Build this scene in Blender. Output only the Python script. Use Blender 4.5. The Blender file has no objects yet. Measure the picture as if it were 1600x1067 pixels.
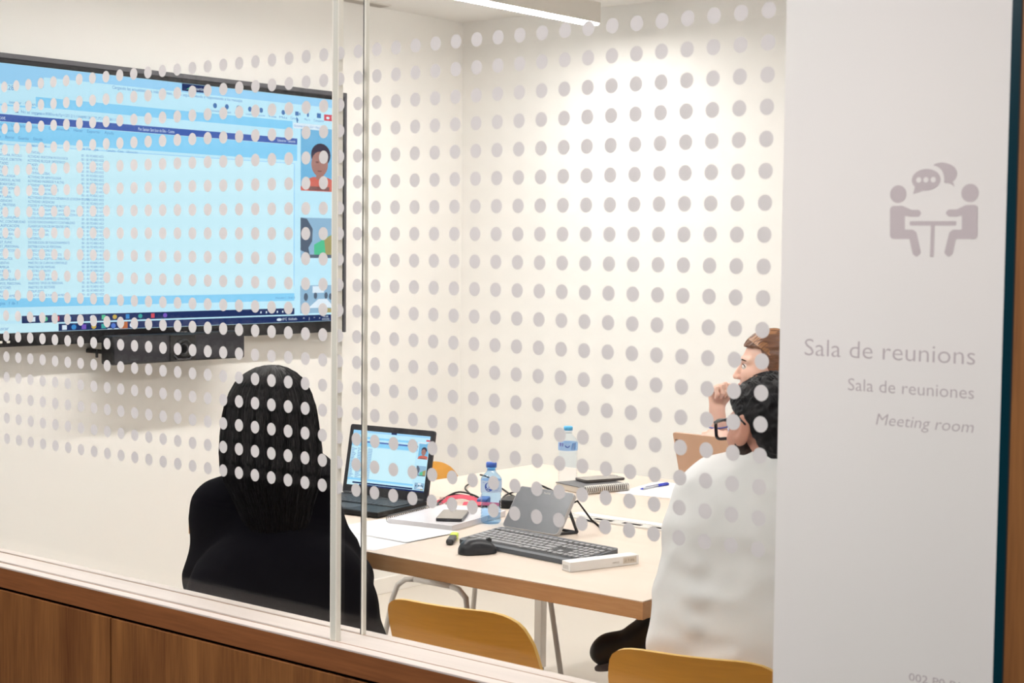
import bpy, bmesh, math, random
import numpy as np
from mathutils import Matrix, Vector, noise as mnoise

random.seed(7)
rng = np.random.default_rng(7)
sc = bpy.context.scene
COL = sc.collection

# ------------------------------------------------------------------ camera
CAM = Vector((2.1114, -2.1687, 1.5))
yaw, pitch, roll = 0.6849, 0.0581, 0.0109
fwd = Vector((-math.sin(yaw)*math.cos(pitch), math.cos(yaw)*math.cos(pitch), -math.sin(pitch)))
rgt = Vector((math.cos(yaw), math.sin(yaw), 0)); upv = rgt.cross(fwd)
r2 = rgt*math.cos(roll) + upv*math.sin(roll)
u2 = -rgt*math.sin(roll) + upv*math.cos(roll)
cd = bpy.data.cameras.new('camera'); cam = bpy.data.objects.new('camera', cd); COL.objects.link(cam)
cam.matrix_world = Matrix(((r2.x, u2.x, -fwd.x, CAM.x), (r2.y, u2.y, -fwd.y, CAM.y), (r2.z, u2.z, -fwd.z, CAM.z), (0, 0, 0, 1)))
cd.sensor_width = 36; cd.lens = 2453.56/1600*36; cd.clip_start = 0.05
cd.dof.use_dof = True; cd.dof.focus_distance = 4.1; cd.dof.aperture_fstop = 8.0
sc.camera = cam

# ------------------------------------------------------------------ world, exposure
w = bpy.data.worlds.new('world'); sc.world = w; w.use_nodes = True
w.node_tree.nodes['Background'].inputs[0].default_value = (0.9, 0.93, 1.0, 1)
w.node_tree.nodes['Background'].inputs[1].default_value = 0.15
sc.view_settings.view_transform = 'Standard'; sc.view_settings.look = 'None'
sc.view_settings.exposure = 0.0; sc.view_settings.gamma = 1.0; sc.view_settings.use_curve_mapping = False
sc.cycles.transparent_max_bounces = 24
sc.cycles.max_bounces = 10
sc.cycles.diffuse_bounces = 5
sc.cycles.use_denoising = True
sc.cycles.sample_clamp_indirect = 6.0
LAMP_ROOM = 96.0        # emission of the room's linear luminaire and of the added one
LAMP_HALL = 40.0         # emission of the unseen corridor panels

# ------------------------------------------------------------------ materials
def lin(c):
    return tuple(((v/255)/12.92 if v/255 <= .04045 else ((v/255+.055)/1.055)**2.4) for v in c)
MATS = {}
def mat(name, rgb, rough=.5, metal=0., spec=.5, emit=None, estr=1., bump=0., bscale=60., stretch=(1,1,1), var=0., vscale=8., subsurf=0., coat=0.):
    if name in MATS: return MATS[name]
    m = bpy.data.materials.new(name); m.use_nodes = True
    nt = m.node_tree; b = nt.nodes['Principled BSDF']
    c = lin(rgb) + (1,)
    b.inputs['Base Color'].default_value = c
    b.inputs['Roughness'].default_value = rough; b.inputs['Metallic'].default_value = metal
    b.inputs['Specular IOR Level'].default_value = spec
    b.inputs['Coat Weight'].default_value = coat
    if subsurf:
        b.inputs['Subsurface Weight'].default_value = subsurf
        b.inputs['Subsurface Radius'].default_value = (.012, .005, .003)
    if emit is not None:
        b.inputs['Emission Color'].default_value = lin(emit) + (1,); b.inputs['Emission Strength'].default_value = estr
    if bump or var:
        tc = nt.nodes.new('ShaderNodeTexCoord'); mp = nt.nodes.new('ShaderNodeMapping'); mp.inputs['Scale'].default_value = stretch
        nt.links.new(tc.outputs['Object'], mp.inputs['Vector'])
    if bump:
        n = nt.nodes.new('ShaderNodeTexNoise'); n.inputs['Scale'].default_value = bscale; n.inputs['Detail'].default_value = 4
        bp = nt.nodes.new('ShaderNodeBump'); bp.inputs['Strength'].default_value = bump; bp.inputs['Distance'].default_value = .004
        nt.links.new(mp.outputs[0], n.inputs['Vector']); nt.links.new(n.outputs['Fac'], bp.inputs['Height']); nt.links.new(bp.outputs[0], b.inputs['Normal'])
    if var:
        n2 = nt.nodes.new('ShaderNodeTexNoise'); n2.inputs['Scale'].default_value = vscale; n2.inputs['Detail'].default_value = 5
        rp = nt.nodes.new('ShaderNodeValToRGB'); rp.color_ramp.elements[0].position = .3; rp.color_ramp.elements[1].position = .7
        rp.color_ramp.elements[0].color = tuple(v*(1-var) for v in c[:3]) + (1,)
        rp.color_ramp.elements[1].color = tuple(min(1, v*(1+var)) for v in c[:3]) + (1,)
        nt.links.new(mp.outputs[0], n2.inputs['Vector']); nt.links.new(n2.outputs['Fac'], rp.inputs[0]); nt.links.new(rp.outputs[0], b.inputs['Base Color'])
    MATS[name] = m
    return m
def wood(name, dark, light, axis, scale=1., rough=.45, fine=.35, contrast=(.3, .7)):
    """straight grain running along `axis`"""
    if name in MATS: return MATS[name]
    m = bpy.data.materials.new(name); m.use_nodes = True; nt = m.node_tree; b = nt.nodes['Principled BSDF']
    tc = nt.nodes.new('ShaderNodeTexCoord'); mp = nt.nodes.new('ShaderNodeMapping')
    s = [14*scale]*3; s[axis] = .7*scale; mp.inputs['Scale'].default_value = s
    n = nt.nodes.new('ShaderNodeTexNoise'); n.inputs['Scale'].default_value = 1.6; n.inputs['Detail'].default_value = 3; n.inputs['Distortion'].default_value = .6
    n2 = nt.nodes.new('ShaderNodeTexNoise'); n2.inputs['Scale'].default_value = 14; n2.inputs['Detail'].default_value = 4
    nt.links.new(tc.outputs['Object'], mp.inputs['Vector']); nt.links.new(mp.outputs[0], n.inputs['Vector']); nt.links.new(mp.outputs[0], n2.inputs['Vector'])
    mx = nt.nodes.new('ShaderNodeMix'); mx.data_type = 'FLOAT'; mx.inputs[0].default_value = fine
    nt.links.new(n.outputs['Fac'], mx.inputs[2]); nt.links.new(n2.outputs['Fac'], mx.inputs[3])
    rp = nt.nodes.new('ShaderNodeValToRGB'); rp.color_ramp.elements[0].position = contrast[0]; rp.color_ramp.elements[1].position = contrast[1]
    rp.color_ramp.elements[0].color = lin(dark)+(1,); rp.color_ramp.elements[1].color = lin(light)+(1,)
    nt.links.new(mx.outputs[0], rp.inputs[0]); nt.links.new(rp.outputs[0], b.inputs['Base Color'])
    b.inputs['Roughness'].default_value = rough; b.inputs['Specular IOR Level'].default_value = .3
    MATS[name] = m
    return m
def emi(name, rgb, s=1.):
    if name in MATS: return MATS[name]
    m = bpy.data.materials.new(name); m.use_nodes = True; nt = m.node_tree; nt.nodes.clear()
    e = nt.nodes.new('ShaderNodeEmission'); e.inputs[0].default_value = lin(rgb)+(1,); e.inputs[1].default_value = s*(1.12 if name.startswith('screen_') else 1)
    o = nt.nodes.new('ShaderNodeOutputMaterial'); nt.links.new(e.outputs[0], o.inputs[0]); MATS[name] = m
    return m
def glassy(name, tint, ior=1.45, rough=0., boost=1.):
    """thin clear sheet: passes light straight, reflects by Fresnel"""
    m = bpy.data.materials.new(name); m.use_nodes = True; nt = m.node_tree; nt.nodes.clear()
    t = nt.nodes.new('ShaderNodeBsdfTransparent'); t.inputs[0].default_value = tint+(1,)
    g = nt.nodes.new('ShaderNodeBsdfGlossy'); g.inputs['Roughness'].default_value = rough
    f = nt.nodes.new('ShaderNodeFresnel'); f.inputs[0].default_value = ior
    mu = nt.nodes.new('ShaderNodeMath'); mu.operation = 'MULTIPLY'; mu.inputs[1].default_value = boost; mu.use_clamp = True
    ge = nt.nodes.new('ShaderNodeNewGeometry'); mr = nt.nodes.new('ShaderNodeMapRange')   # the sheet is not refracted, so both faces reflect as air to glass
    mr.inputs[3].default_value = ior; mr.inputs[4].default_value = 1/ior
    nt.links.new(ge.outputs['Backfacing'], mr.inputs[0]); nt.links.new(mr.outputs[0], f.inputs[0])
    nt.links.new(f.outputs[0], mu.inputs[0])
    x = nt.nodes.new('ShaderNodeMixShader'); o = nt.nodes.new('ShaderNodeOutputMaterial')
    nt.links.new(mu.outputs[0], x.inputs[0]); nt.links.new(t.outputs[0], x.inputs[1]); nt.links.new(g.outputs[0], x.inputs[2]); nt.links.new(x.outputs[0], o.inputs[0])
    MATS[name] = m
    return m
def film(name, rgb, trans=.3):
    m = bpy.data.materials.new(name); m.use_nodes = True; nt = m.node_tree; nt.nodes.clear()
    d = nt.nodes.new('ShaderNodeBsdfDiffuse'); d.inputs[0].default_value = lin(rgb)+(1,)
    t = nt.nodes.new('ShaderNodeBsdfTranslucent'); t.inputs[0].default_value = lin(rgb)+(1,)
    x = nt.nodes.new('ShaderNodeMixShader'); x.inputs[0].default_value = trans; o = nt.nodes.new('ShaderNodeOutputMaterial')
    nt.links.new(d.outputs[0], x.inputs[1]); nt.links.new(t.outputs[0], x.inputs[2]); nt.links.new(x.outputs[0], o.inputs[0]); MATS[name] = m
    return m

M_wall = mat('painted_wall', (241, 239, 235), .85, bump=.02, bscale=300)
M_ceil = mat('painted_ceiling', (240, 238, 235), .9)
M_floor = mat('vinyl_floor', (222, 214, 203), .45, var=.03, vscale=3)
M_base = mat('white_baseboard', (244, 240, 234), .5)
M_walnutV = wood('walnut_vertical', (92, 52, 26), (148, 99, 55), 2, 1.0, .5)
M_walnutH = wood('walnut_horizontal', (98, 56, 30), (138, 86, 50), 0, 1.0, .5)
M_sill = wood('pale_sill', (198, 187, 180), (212, 201, 194), 0, 1.4, .5)
M_groove = mat('sill_groove', (150, 115, 88), .7)
M_black = mat('black_gap', (6, 5, 5), .8)
M_glass = glassy('clear_glass', (.990, .994, .991), 1.30)
M_dot = film('frosted_dot', (212, 209, 210), .25)
M_film = film('white_privacy_film', (236, 233, 231), .12)
M_print = mat('grey_mauve_print', (188, 178, 181), .7)
M_joint = mat('joint_profile', (205, 204, 194), .35)
M_jointl = mat('joint_profile_light', (236, 232, 222), .35)
M_jointd = mat('joint_dark', (60, 62, 62), .35)
M_teal = mat('teal_glass_edge', (0, 44, 56), .25)
M_tabletop = wood('pale_maple', (222, 205, 190), (230, 215, 201), 0, .7, .42, .5)
M_tableedge = wood('maple_edge', (182, 136, 94), (204, 160, 116), 0, 2.2, .45, .5)
M_white = mat('white_metal', (236, 232, 226), .4)
M_tube = mat('grey_tube', (206, 202, 198), .35)
M_ochre = mat('ochre_plywood', (212, 150, 50), .42, bump=.05, bscale=30, stretch=(1, 1, 12), var=.05, vscale=14)
M_ochree = mat('plywood_edge', (232, 190, 104), .5)
M_blackp = mat('black_plastic', (12, 12, 15), .45, spec=.3)
M_darkp = mat('charcoal_plastic', (52, 54, 58), .45)
M_gloss = mat('black_gloss', (14, 14, 18), .12)

# ------------------------------------------------------------------ mesh helpers
def new_mesh(name, V, F, smooth=False):
    me = bpy.data.meshes.new(name); me.from_pydata([tuple(v) for v in V], [], [tuple(f) for f in F]); me.update()
    if smooth: me.polygons.foreach_set('use_smooth', [True]*len(me.polygons))
    return me
class MB:
    """collects shapes into one mesh"""
    def __init__(s): s.V = []; s.F = []; s.S = []; s.M = []; s.mi = 0
    def add(s, V, F, smooth=False):
        o = len(s.V); s.V += [tuple(v) for v in V]; s.F += [tuple(i+o for i in f) for f in F]; s.S += [smooth]*len(F); s.M += [s.mi]*len(F)
        return s
    def box(s, x0, x1, y0, y1, z0, z1, R=None):
        V = [(x, y, z) for x in (x0, x1) for y in (y0, y1) for z in (z0, z1)]
        if R is not None: V = [tuple(R @ Vector(v)) for v in V]
        return s.add(V, [(0,1,3,2), (4,6,7,5), (0,4,5,1), (2,3,7,6), (0,2,6,4), (1,5,7,3)])
    def bbox(s, x0, x1, y0, y1, z0, z1, b=.003, R=None, seg=2):
        bm = bmesh.new(); bmesh.ops.create_cube(bm, size=1)
        for v in bm.verts:
            v.co = Vector(((x0+x1)/2+v.co.x*(x1-x0), (y0+y1)/2+v.co.y*(y1-y0), (z0+z1)/2+v.co.z*(z1-z0)))
        bmesh.ops.bevel(bm, geom=list(bm.edges), offset=b, segments=seg, affect='EDGES', profile=.5)
        V = [tuple((R @ v.co) if R is not None else v.co) for v in bm.verts]; bm.verts.index_update()
        F = [[v.index for v in f.verts] for f in bm.faces]; bm.free()
        return s.add(V, F)
    def prism(s, pts, a0, a1, axis=1, smooth=False):
        """polygon in the two other axes (x,z for axis 1; x,y for 2; y,z for 0) extruded along axis"""
        n = len(pts)
        def mk(p, a): return (a, p[0], p[1]) if axis == 0 else ((p[0], a, p[1]) if axis == 1 else (p[0], p[1], a))
        V = [mk(p, a0) for p in pts] + [mk(p, a1) for p in pts]
        F = [tuple(range(n))[::-1], tuple(range(n, 2*n))] + [(i, (i+1) % n, n+(i+1) % n, n+i) for i in range(n)]
        if axis == 1: F = [f[::-1] for f in F]
        return s.add(V, F, smooth)
    def tube(s, path, r, n=8, cap=True, closed=False):
        P = [Vector(p) for p in path]; m = len(P); rr = r if isinstance(r, (list, tuple)) else [r]*m
        V = []; prev = None
        for i in range(m):
            t = ((P[(i+1) % m]-P[i-1]) if closed else (P[min(i+1, m-1)]-P[max(i-1, 0)])).normalized()
            a = prev if prev is not None else (Vector((0, 0, 1)) if abs(t.z) < .9 else Vector((1, 0, 0)))
            x = (a - t*a.dot(t)).normalized(); y = t.cross(x); prev = x
            for k in range(n):
                q = 2*math.pi*k/n; V.append(P[i] + (x*math.cos(q)+y*math.sin(q))*rr[i])
        F = []
        for i in range(m if closed else m-1):
            for k in range(n):
                j = (i+1) % m
                F.append((i*n+k, i*n+(k+1) % n, j*n+(k+1) % n, j*n+k))
        s.add(V, F, True)
        if cap and not closed:
            o = len(s.V)-len(V); s.F += [tuple(o+k for k in range(n))[::-1], tuple(o+(m-1)*n+k for k in range(n))]; s.S += [False, False]; s.M += [s.mi]*2
        return s
    def lathe(s, prof, n=24, c=(0, 0, 0)):
        V = []; m = len(prof)
        for r, z in prof:
            for k in range(n):
                q = 2*math.pi*k/n; V.append((c[0]+r*math.cos(q), c[1]+r*math.sin(q), c[2]+z))
        F = [(i*n+k, i*n+(k+1) % n, (i+1)*n+(k+1) % n, (i+1)*n+k) for i in range(m-1) for k in range(n)]
        s.add(V, F, True)
        o = len(s.V)-len(V); s.F += [tuple(o+k for k in range(n))[::-1], tuple(o+(m-1)*n+k for k in range(n))]; s.S += [False, False]; s.M += [s.mi]*2
        return s
    def grid(s, fn, nu, nv, smooth=True, closed_u=False):
        V = [fn(i/(nu if closed_u else nu-1), j/(nv-1)) for j in range(nv) for i in range(nu)]
        F = []
        for j in range(nv-1):
            for i in range(nu if closed_u else nu-1):
                i2 = (i+1) % nu; F.append((j*nu+i, j*nu+i2, (j+1)*nu+i2, (j+1)*nu+i))
        return s.add(V, F, smooth)
    def text(s, string, x, y, h, width=None, to=None, align='L', shear=0., thin=0.):
        """flat lettering; (x, y) baseline start (or right end), h cap height, `to` maps (x, y) -> point"""
        cu = bpy.data.curves.new('t', 'FONT'); cu.body = string; cu.size = 1; cu.shear = shear; cu.offset = thin; cu.resolution_u = 3
        o = bpy.data.objects.new('t', cu); me = bpy.data.meshes.new_from_object(o)
        vs = [v.co.copy() for v in me.vertices]; fs = [tuple(p.vertices) for p in me.polygons]
        bpy.data.objects.remove(o); bpy.data.curves.remove(cu); bpy.data.meshes.remove(me)
        if not vs: return s
        x0 = min(v.x for v in vs); x1 = max(v.x for v in vs); k = h/.729
        kx = k if width is None else width/(x1-x0)
        off = x - x0*kx if align == 'L' else (x - x1*kx if align == 'R' else x-(x0+x1)/2*kx)
        return s.add([to(off+v.x*kx, y+v.y*k) for v in vs], fs)
    def mesh(s, name):
        me = bpy.data.meshes.new(name); me.from_pydata(s.V, [], s.F); me.update()
        me.polygons.foreach_set('use_smooth', s.S); me.polygons.foreach_set('material_index', s.M)
        return me
def tag(o, label=None, cat=None, group=None, kind=None):
    if label: o['label'] = label
    if cat: o['category'] = cat
    if group: o['group'] = group
    if kind: o['kind'] = kind
    return o
def thing(name, label, cat, loc=(0, 0, 0), rz=0., group=None):
    o = bpy.data.objects.new(name, None); COL.objects.link(o); o.location = loc; o.rotation_euler = (0, 0, rz); o.empty_display_size = .05
    return tag(o, label, cat, group)
def put(name, mb, m, parent=None, world=True, loc=None, label=None):
    """link one mesh object; world=True: its points are world points (the parents are not rotated)"""
    me = mb if isinstance(mb, bpy.types.Mesh) else mb.mesh(name)
    for mm in (m if isinstance(m, (list, tuple)) else [m]): me.materials.append(mm)
    o = bpy.data.objects.new(name, me); COL.objects.link(o)
    if parent is not None:
        o.parent = parent
        if world:
            off = Vector((0, 0, 0)); q = parent
            while q is not None: off += q.location; q = q.parent
            me.transform(Matrix.Translation(-off))
    elif loc is not None:
        o.location = loc; me.transform(Matrix.Translation(-Vector(loc)))
    if label: o['label'] = label
    return o
def struct(name, mb, m, label, cat):
    return tag(put(name, mb, m), label, cat, kind='structure')
def copy_tree(o, parent=None):
    c = o.copy(); COL.objects.link(c)
    if parent is not None: c.parent = parent
    for ch in list(o.children): copy_tree(ch, c)
    return c

# ------------------------------------------------------------------ room shell
XL, XR, YB, ZC = -2.604, 2.35, 3.23, 2.523
YH = -3.7
GX1 = 1.244
XC0, XC1 = -7.5, 3.4
struct('floor', MB().box(XL-.1, XR+.1, .04, YB+.1, -.1, 0), M_floor, 'pale beige smooth floor under the table and chairs', 'floor')
struct('floor_corridor', MB().box(XC0, XC1, YH-.1, .04, -.1, 0), mat('corridor_floor', (54, 50, 46), .6), 'dark corridor floor in front of the walnut panels', 'floor')
struct('ceiling', MB().box(XC0, XC1, YH-.1, YB+.1, ZC, ZC+.1), M_ceil, 'white flat ceiling above the meeting room', 'ceiling')
struct('wall_left', MB().box(XL-.1, XL, -.03, YB+.1, 0, ZC), M_wall, 'cream painted wall carrying the large screen', 'wall')
struct('wall_back', MB().box(XL, XR, YB, YB+.1, 0, ZC), M_wall, 'cream painted end wall washed by the ceiling lamp', 'wall')
struct('wall_right', MB().box(XR, XR+.1, .10, YB+.1, 0, ZC), M_wall, 'cream painted wall at the far right of the room', 'wall')
M_hall = mat('corridor_wall', (40, 36, 34), .8)
struct('wall_corridor', MB().box(XC0, XC1, YH-.1, YH, 0, ZC), M_hall, 'dark taupe corridor wall facing the glass', 'wall')
struct('wall_corridor_left', MB().box(XC0-.1, XC0, YH, 0, 0, ZC), M_hall, 'dark end wall far down the corridor', 'wall')
struct('wall_corridor_right', MB().box(XC1, XC1+.1, YH, 0, 0, ZC), M_hall, 'dark corridor wall to the right of the camera', 'wall')
struct('wall_front_left', MB().box(XC0, XL-.1, -.03, .07, 0, ZC), M_walnutV, 'walnut corridor wall left of the glass', 'wall')
struct('baseboard_left', MB().bbox(XL, XL+.014, .12, YB, 0, .071, .003), M_base, 'low white baseboard under the large screen', 'baseboard')
struct('baseboard_back', MB().bbox(XL+.014, XR, YB-.014, YB, 0, .071, .003), M_base, 'low white baseboard along the end wall', 'baseboard')
# lower half of the partition: core, walnut fascia, walnut panels
ZS = .72
core = struct('wall_partition', MB().box(XL, GX1+.03, -.012, .098, 0, ZS-.006), M_black, 'walnut clad low wall below the glass', 'wall')
xs = [-2.6, -2.0, -.8, .4, 1.27]
for a, b in zip(xs[:-1], xs[1:]):
    put('panel', MB().bbox(a+.0026, b-.0026, -.026, -.0125, .05, .6610, .0008), M_walnutV, core)
put('room_side_panel', MB().box(XL, GX1+.03, .0985, .1035, 0, ZS-.006), M_base, core)
struct('trim_1', MB().bbox(XL, GX1+.03, -.0265, -.0122, .6685, ZS-.0042, .0008), M_walnutH, 'walnut fascia strip along the front of the window sill', 'trim')
sill = struct('trim_2', MB().bbox(XL, GX1+.03, -.0268, .106, ZS-.004, ZS, .0006), M_sill, 'pale wooden window sill under the glass', 'sill')
for y in (-.0005, .0735):
    put('groove', MB().box(XL, GX1, y-.0012, y+.0012, ZS, ZS+.0004), M_groove, sill)
# wooden wall and jamb to the right of the glass
wf = struct('wall_front', MB().box(GX1+.0245, XC1, -.03, .10, 0, ZC), M_walnutV, 'walnut wall to the right of the glass', 'wall')
hd = struct('trim_3', MB().box(XL, GX1+.0245, -.03, .10, ZC-.05, ZC), M_white, 'white head rail above the glass at the ceiling', 'trim')
struct('trim_4', MB().bbox(GX1, GX1+.0175, -.009, .012, ZS, ZC-.05, .001), M_teal, 'dark teal edge strip at the right end of the glass', 'trim')
struct('trim_5', MB().box(GX1+.018, GX1+.0242, -.02, .012, ZS, ZC-.05), M_black, 'narrow black strip standing in for the shadow gap beside the walnut wall', 'trim')  # shade of the gap put in as a solid black strip

# ------------------------------------------------------------------ glass panes with dots
S = .05; ZR0 = 1.8785; JX = -.1115; YG = .0
def pane(name, x0, x1, y0, y1, label):
    return tag(put(name, MB().box(x0, x1, y0, y1, ZS, ZC-.05), M_glass, None, loc=((x0+x1)/2, y0, ZS)), label, 'glass pane', kind='structure')
w1 = pane('window_1', XL+.002, JX-.007, .0012, .0112, 'left front glass pane with frosted dots before the screen')
w2 = pane('window_2', JX+.007, GX1, .0012, .0112, 'right front glass pane with frosted dots and white film')
w3 = pane('window_3', XL+.002, JX+.0045, .0735, .0815, 'plain rear glass pane on the left, behind the dotted one')
w4 = pane('window_4', JX+.012, GX1, .0735, .0815, 'plain rear glass pane on the right, behind the dotted one')
RD = .0130; ND = 24
dotmesh = new_mesh('dot', [(RD*math.cos(2*math.pi*k/ND), 0, RD*math.sin(2*math.pi*k/ND)) for k in range(ND)], [tuple(range(ND))])
dotmesh.materials.append(M_dot)
def dots(win, cols, keep, xclip=None):
    rest = MB()
    for c, x in cols:
        for r in range(18):
            z = ZR0 - S*r; y = YG + .0006
            if c in keep:
                d = bpy.data.objects.new('dot', dotmesh); COL.objects.link(d); d.parent = win; d.location = Vector((x, y, z)) - win.location
            else:
                P = [(x+RD*math.cos(2*math.pi*k/ND), y, z+RD*math.sin(2*math.pi*k/ND)) for k in range(ND)]
                if xclip is not None: P = [(max(q[0], xclip), q[1], q[2]) for q in P]
                rest.add(P, [tuple(range(ND))])
    o = put('dot_field', rest, M_dot, win); o['kind'] = 'stuff'
dots(w1, [(c, (c-24)*S-.0448) for c in range(-26, 23)], set(range(7, 23)))
dots(w2, [(c, c*S) for c in range(-2, 18)], set(range(2, 18)), JX+.0085)
# joints between the panes
jf = struct('trim_6', MB().bbox(JX-.0068, JX+.0068, -.001, .0135, ZS, ZC-.05, .0012), M_joint, 'pale vertical joint profile between the front panes', 'trim')
for a in (-.0086, .0066): put('edge_bead', MB().box(JX+a, JX+a+.002, -.0005, .0125, ZS, ZC-.05), M_jointl, jf)
jr = struct('trim_7', MB().bbox(JX+.0058, JX+.0112, .0725, .0825, ZS, ZC-.05, .001), M_jointl, 'thin vertical joint profile between the rear panes', 'trim')
put('dark_bead', MB().box(JX+.0035, JX+.0056, .0725, .0825, ZS, ZC-.05), M_jointd, jr)
# privacy film with pictogram and lettering
fm = put('privacy_film', MB().box(.882, GX1, -.0002, .0008, ZS, ZC-.05), M_film, w2, label='opaque white film with a pictogram and room name')
gl = lambda x, z: (x, -.0006, z)
def smooth_poly(pts, it=2):
    for _ in range(it):
        q = []
        for i in range(len(pts)):
            a, b = pts[i], pts[(i+1) % len(pts)]
            q += [(a[0]*.75+b[0]*.25, a[1]*.75+b[1]*.25), (a[0]*.25+b[0]*.75, a[1]*.25+b[1]*.75)]
        pts = q
    return pts
def flat(pts, y=-.0006):
    return MB().add([(a, y, b) for a, b in pts], [tuple(range(len(pts)))])
circ = lambda cx, cz, r, rz=None, n=28: [(cx+r*math.cos(2*math.pi*k/n), cz+(rz or r)*math.sin(2*math.pi*k/n)) for k in range(n)]
put('pictogram_head', flat(circ(1.0757, 1.589, .0131)), M_print, fm)
put('pictogram_head', flat(circ(1.1867, 1.5892, .0131)), M_print, fm)
bl = [(1.0631,1.5677),(1.0665,1.5716),(1.0826,1.572),(1.0974,1.5657),(1.1093,1.5656),(1.1133,1.5606),(1.1095,1.5555),(1.095,1.5556),(1.087,1.5576),(1.0876,1.5365),(1.1008,1.5365),(1.1062,1.5328),(1.1142,1.5021),(1.1072,1.4963),(1.101,1.5007),(1.0954,1.5229),(1.0678,1.5228),(1.0642,1.5265)]
br = [(1.199,1.569),(1.1951,1.5721),(1.1813,1.5722),(1.1675,1.5658),(1.1547,1.5659),(1.1502,1.5609),(1.155,1.5555),(1.1678,1.5554),(1.1754,1.5576),(1.176,1.5365),(1.162,1.5365),(1.157,1.5324),(1.1501,1.5024),(1.1567,1.4969),(1.163,1.5013),(1.1669,1.5232),(1.1965,1.5233),(1.1997,1.5269)]
def fillet(pts, r=.0022):
    q = []
    n = len(pts)
    for i in range(n):
        p = Vector(pts[i]); a = Vector(pts[i-1])-p; b = Vector(pts[(i+1) % n])-p
        ra = min(r, a.length*.45); rb = min(r, b.length*.45); A = p+a.normalized()*ra; B = p+b.normalized()*rb
        for t in (0, .25, .5, .75, 1): q.append(tuple(A*(1-t)**2+p*2*t*(1-t)+B*t*t))
    return q
put('pictogram_sitter', flat(fillet(bl)), M_print, fm)
put('pictogram_sitter', flat(fillet(br)), M_print, fm)
tb = [(1.0952,1.5489),(1.1672,1.5489),(1.1672,1.5427),(1.134,1.5427),(1.134,1.4966),(1.1283,1.4966),(1.1283,1.5427),(1.0952,1.5427)]
put('pictogram_table', flat(fillet(tb, .002)), M_print, fm)
bub = [(1.1191+.0224*math.cos(t), 1.6094+.0157*math.sin(t)) for t in [math.radians(a) for a in range(-100, 221, 8)]] + [(1.0994, 1.5888)]
bb = MB().add([(a, -.0006, b) for a, b in bub], [tuple(range(len(bub)))])
put('pictogram_bubble', bb, M_print, fm)
put('pictogram_ellipsis', MB().add([(a, -.0010, b) for c in (1.1078, 1.119, 1.1303) for a, b in circ(c, 1.6092, .0041, n=16)], [tuple(range(16*k, 16*k+16)) for k in range(3)]), M_film, fm)
put('pictogram_bubble', flat(smooth_poly([(1.1284,1.6301),(1.1360,1.6335),(1.1451,1.6343),(1.1606,1.6293),(1.1673,1.6188),(1.1649,1.6104),(1.16,1.6056),(1.16,1.6056),(1.1635,1.5983),(1.1635,1.5983),(1.1549,1.6038),(1.1467,1.6035),(1.1475,1.6107),(1.1441,1.6217),(1.1362,1.6285)], 1)), M_print, fm)
put('lettering', MB().text('Sala de reunions', .9262, 1.3424, .0276, .2752, gl, thin=-.008), M_print, fm)
put('lettering', MB().text('Sala de reuniones', 1.0015, 1.2929, .0196, .1995, gl, thin=-.006), M_print, fm)
put('lettering', MB().text('Meeting room', 1.0490, 1.2440, .0182, .1530, gl, shear=.18, thin=-.006), M_print, fm)
put('lettering', MB().text('002 P0 P10', 1.1125, .8655, .0122, .0935, gl), M_print, fm)

# ------------------------------------------------------------------ lamps
M_lampw = mat('lamp_housing', (226, 222, 216), .5)
M_tubeR = emi('lamp_diffuser_room', (255, 250, 247), LAMP_ROOM)
M_tubeH = emi('lamp_diffuser_hall', (255, 251, 248), LAMP_HALL)
def linear_lamp(label, x, y0, y1, z, m, wd=.052, rot=False):
    L = thing('linear_lamp', label, 'lamp', (x, (y0+y1)/2, z) if not rot else ((y0+y1)/2, x, z))
    def bx(a0, a1, b0, b1, c0, c1): return MB().bbox(a0, a1, b0, b1, c0, c1, .002) if not rot else MB().bbox(b0, b1, a0, a1, c0, c1, .002)
    put('housing', bx(x-wd/2-.006, x+wd/2+.006, y0, y1, z, z+.082), M_lampw, L)
    put('diffuser', bx(x-wd/2, x+wd/2, y0+.004, y1-.004, z-.006, z+.004), m, L)
    for yy in (y0+.3, y1-.3):
        put('hanger', (MB().tube([(x, yy, z+.08), (x, yy, ZC)], .004) if not rot else MB().tube([(yy, x, z+.08), (yy, x, ZC)], .004)), M_lampw, L)
linear_lamp('white linear ceiling lamp glowing near the end wall', -1.64, .16, 2.92, 2.402, M_tubeR)
linear_lamp('added linear ceiling lamp, unseen, lighting the room above the seated man', .35, .45, 2.92, 2.402, emi('lamp_diffuser_added', (255, 250, 247), LAMP_ROOM*.6))  # unseen second lamp, added to light the room
for lab, px_, py_ in (('unseen corridor lamp, made a broad square panel for soft light, close to the sign', .9, -1.35), ('unseen corridor lamp, made a broad square panel for soft light, before the joint of the glass', -.9, -1.35), ('unseen corridor lamp, made a broad square panel for soft light, at the left end of the glass', -2.7, -1.35)):  # unseen lamps, made broad and square to soften the dot shadows
    L = thing('unseen_panel_lamp', lab, 'lamp', (px_, py_, ZC), group='unseen corridor lamps made broad for soft light')
    put('frame', MB().bbox(px_-.32, px_+.32, py_-.32, py_+.32, ZC-.022, ZC-.001, .004), M_lampw, L)
    put('diffuser', MB().box(px_-.295, px_+.295, py_-.295, py_+.295, ZC-.026, ZC-.0205), M_tubeH, L)
v = thing('ceiling_vent', 'small slatted grille set in the white ceiling', 'vent', (-2.545, 2.54, ZC))
put('frame', MB().bbox(-2.575, -2.515, 2.40, 2.67, ZC-.006, ZC-.0005, .002), M_lampw, v)
for k in range(4): put('slat', MB().box(-2.570+k*.014, -2.563+k*.014, 2.41, 2.66, ZC-.0085, ZC-.0062), mat('vent_grey', (178, 172, 164), .6), v)

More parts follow.
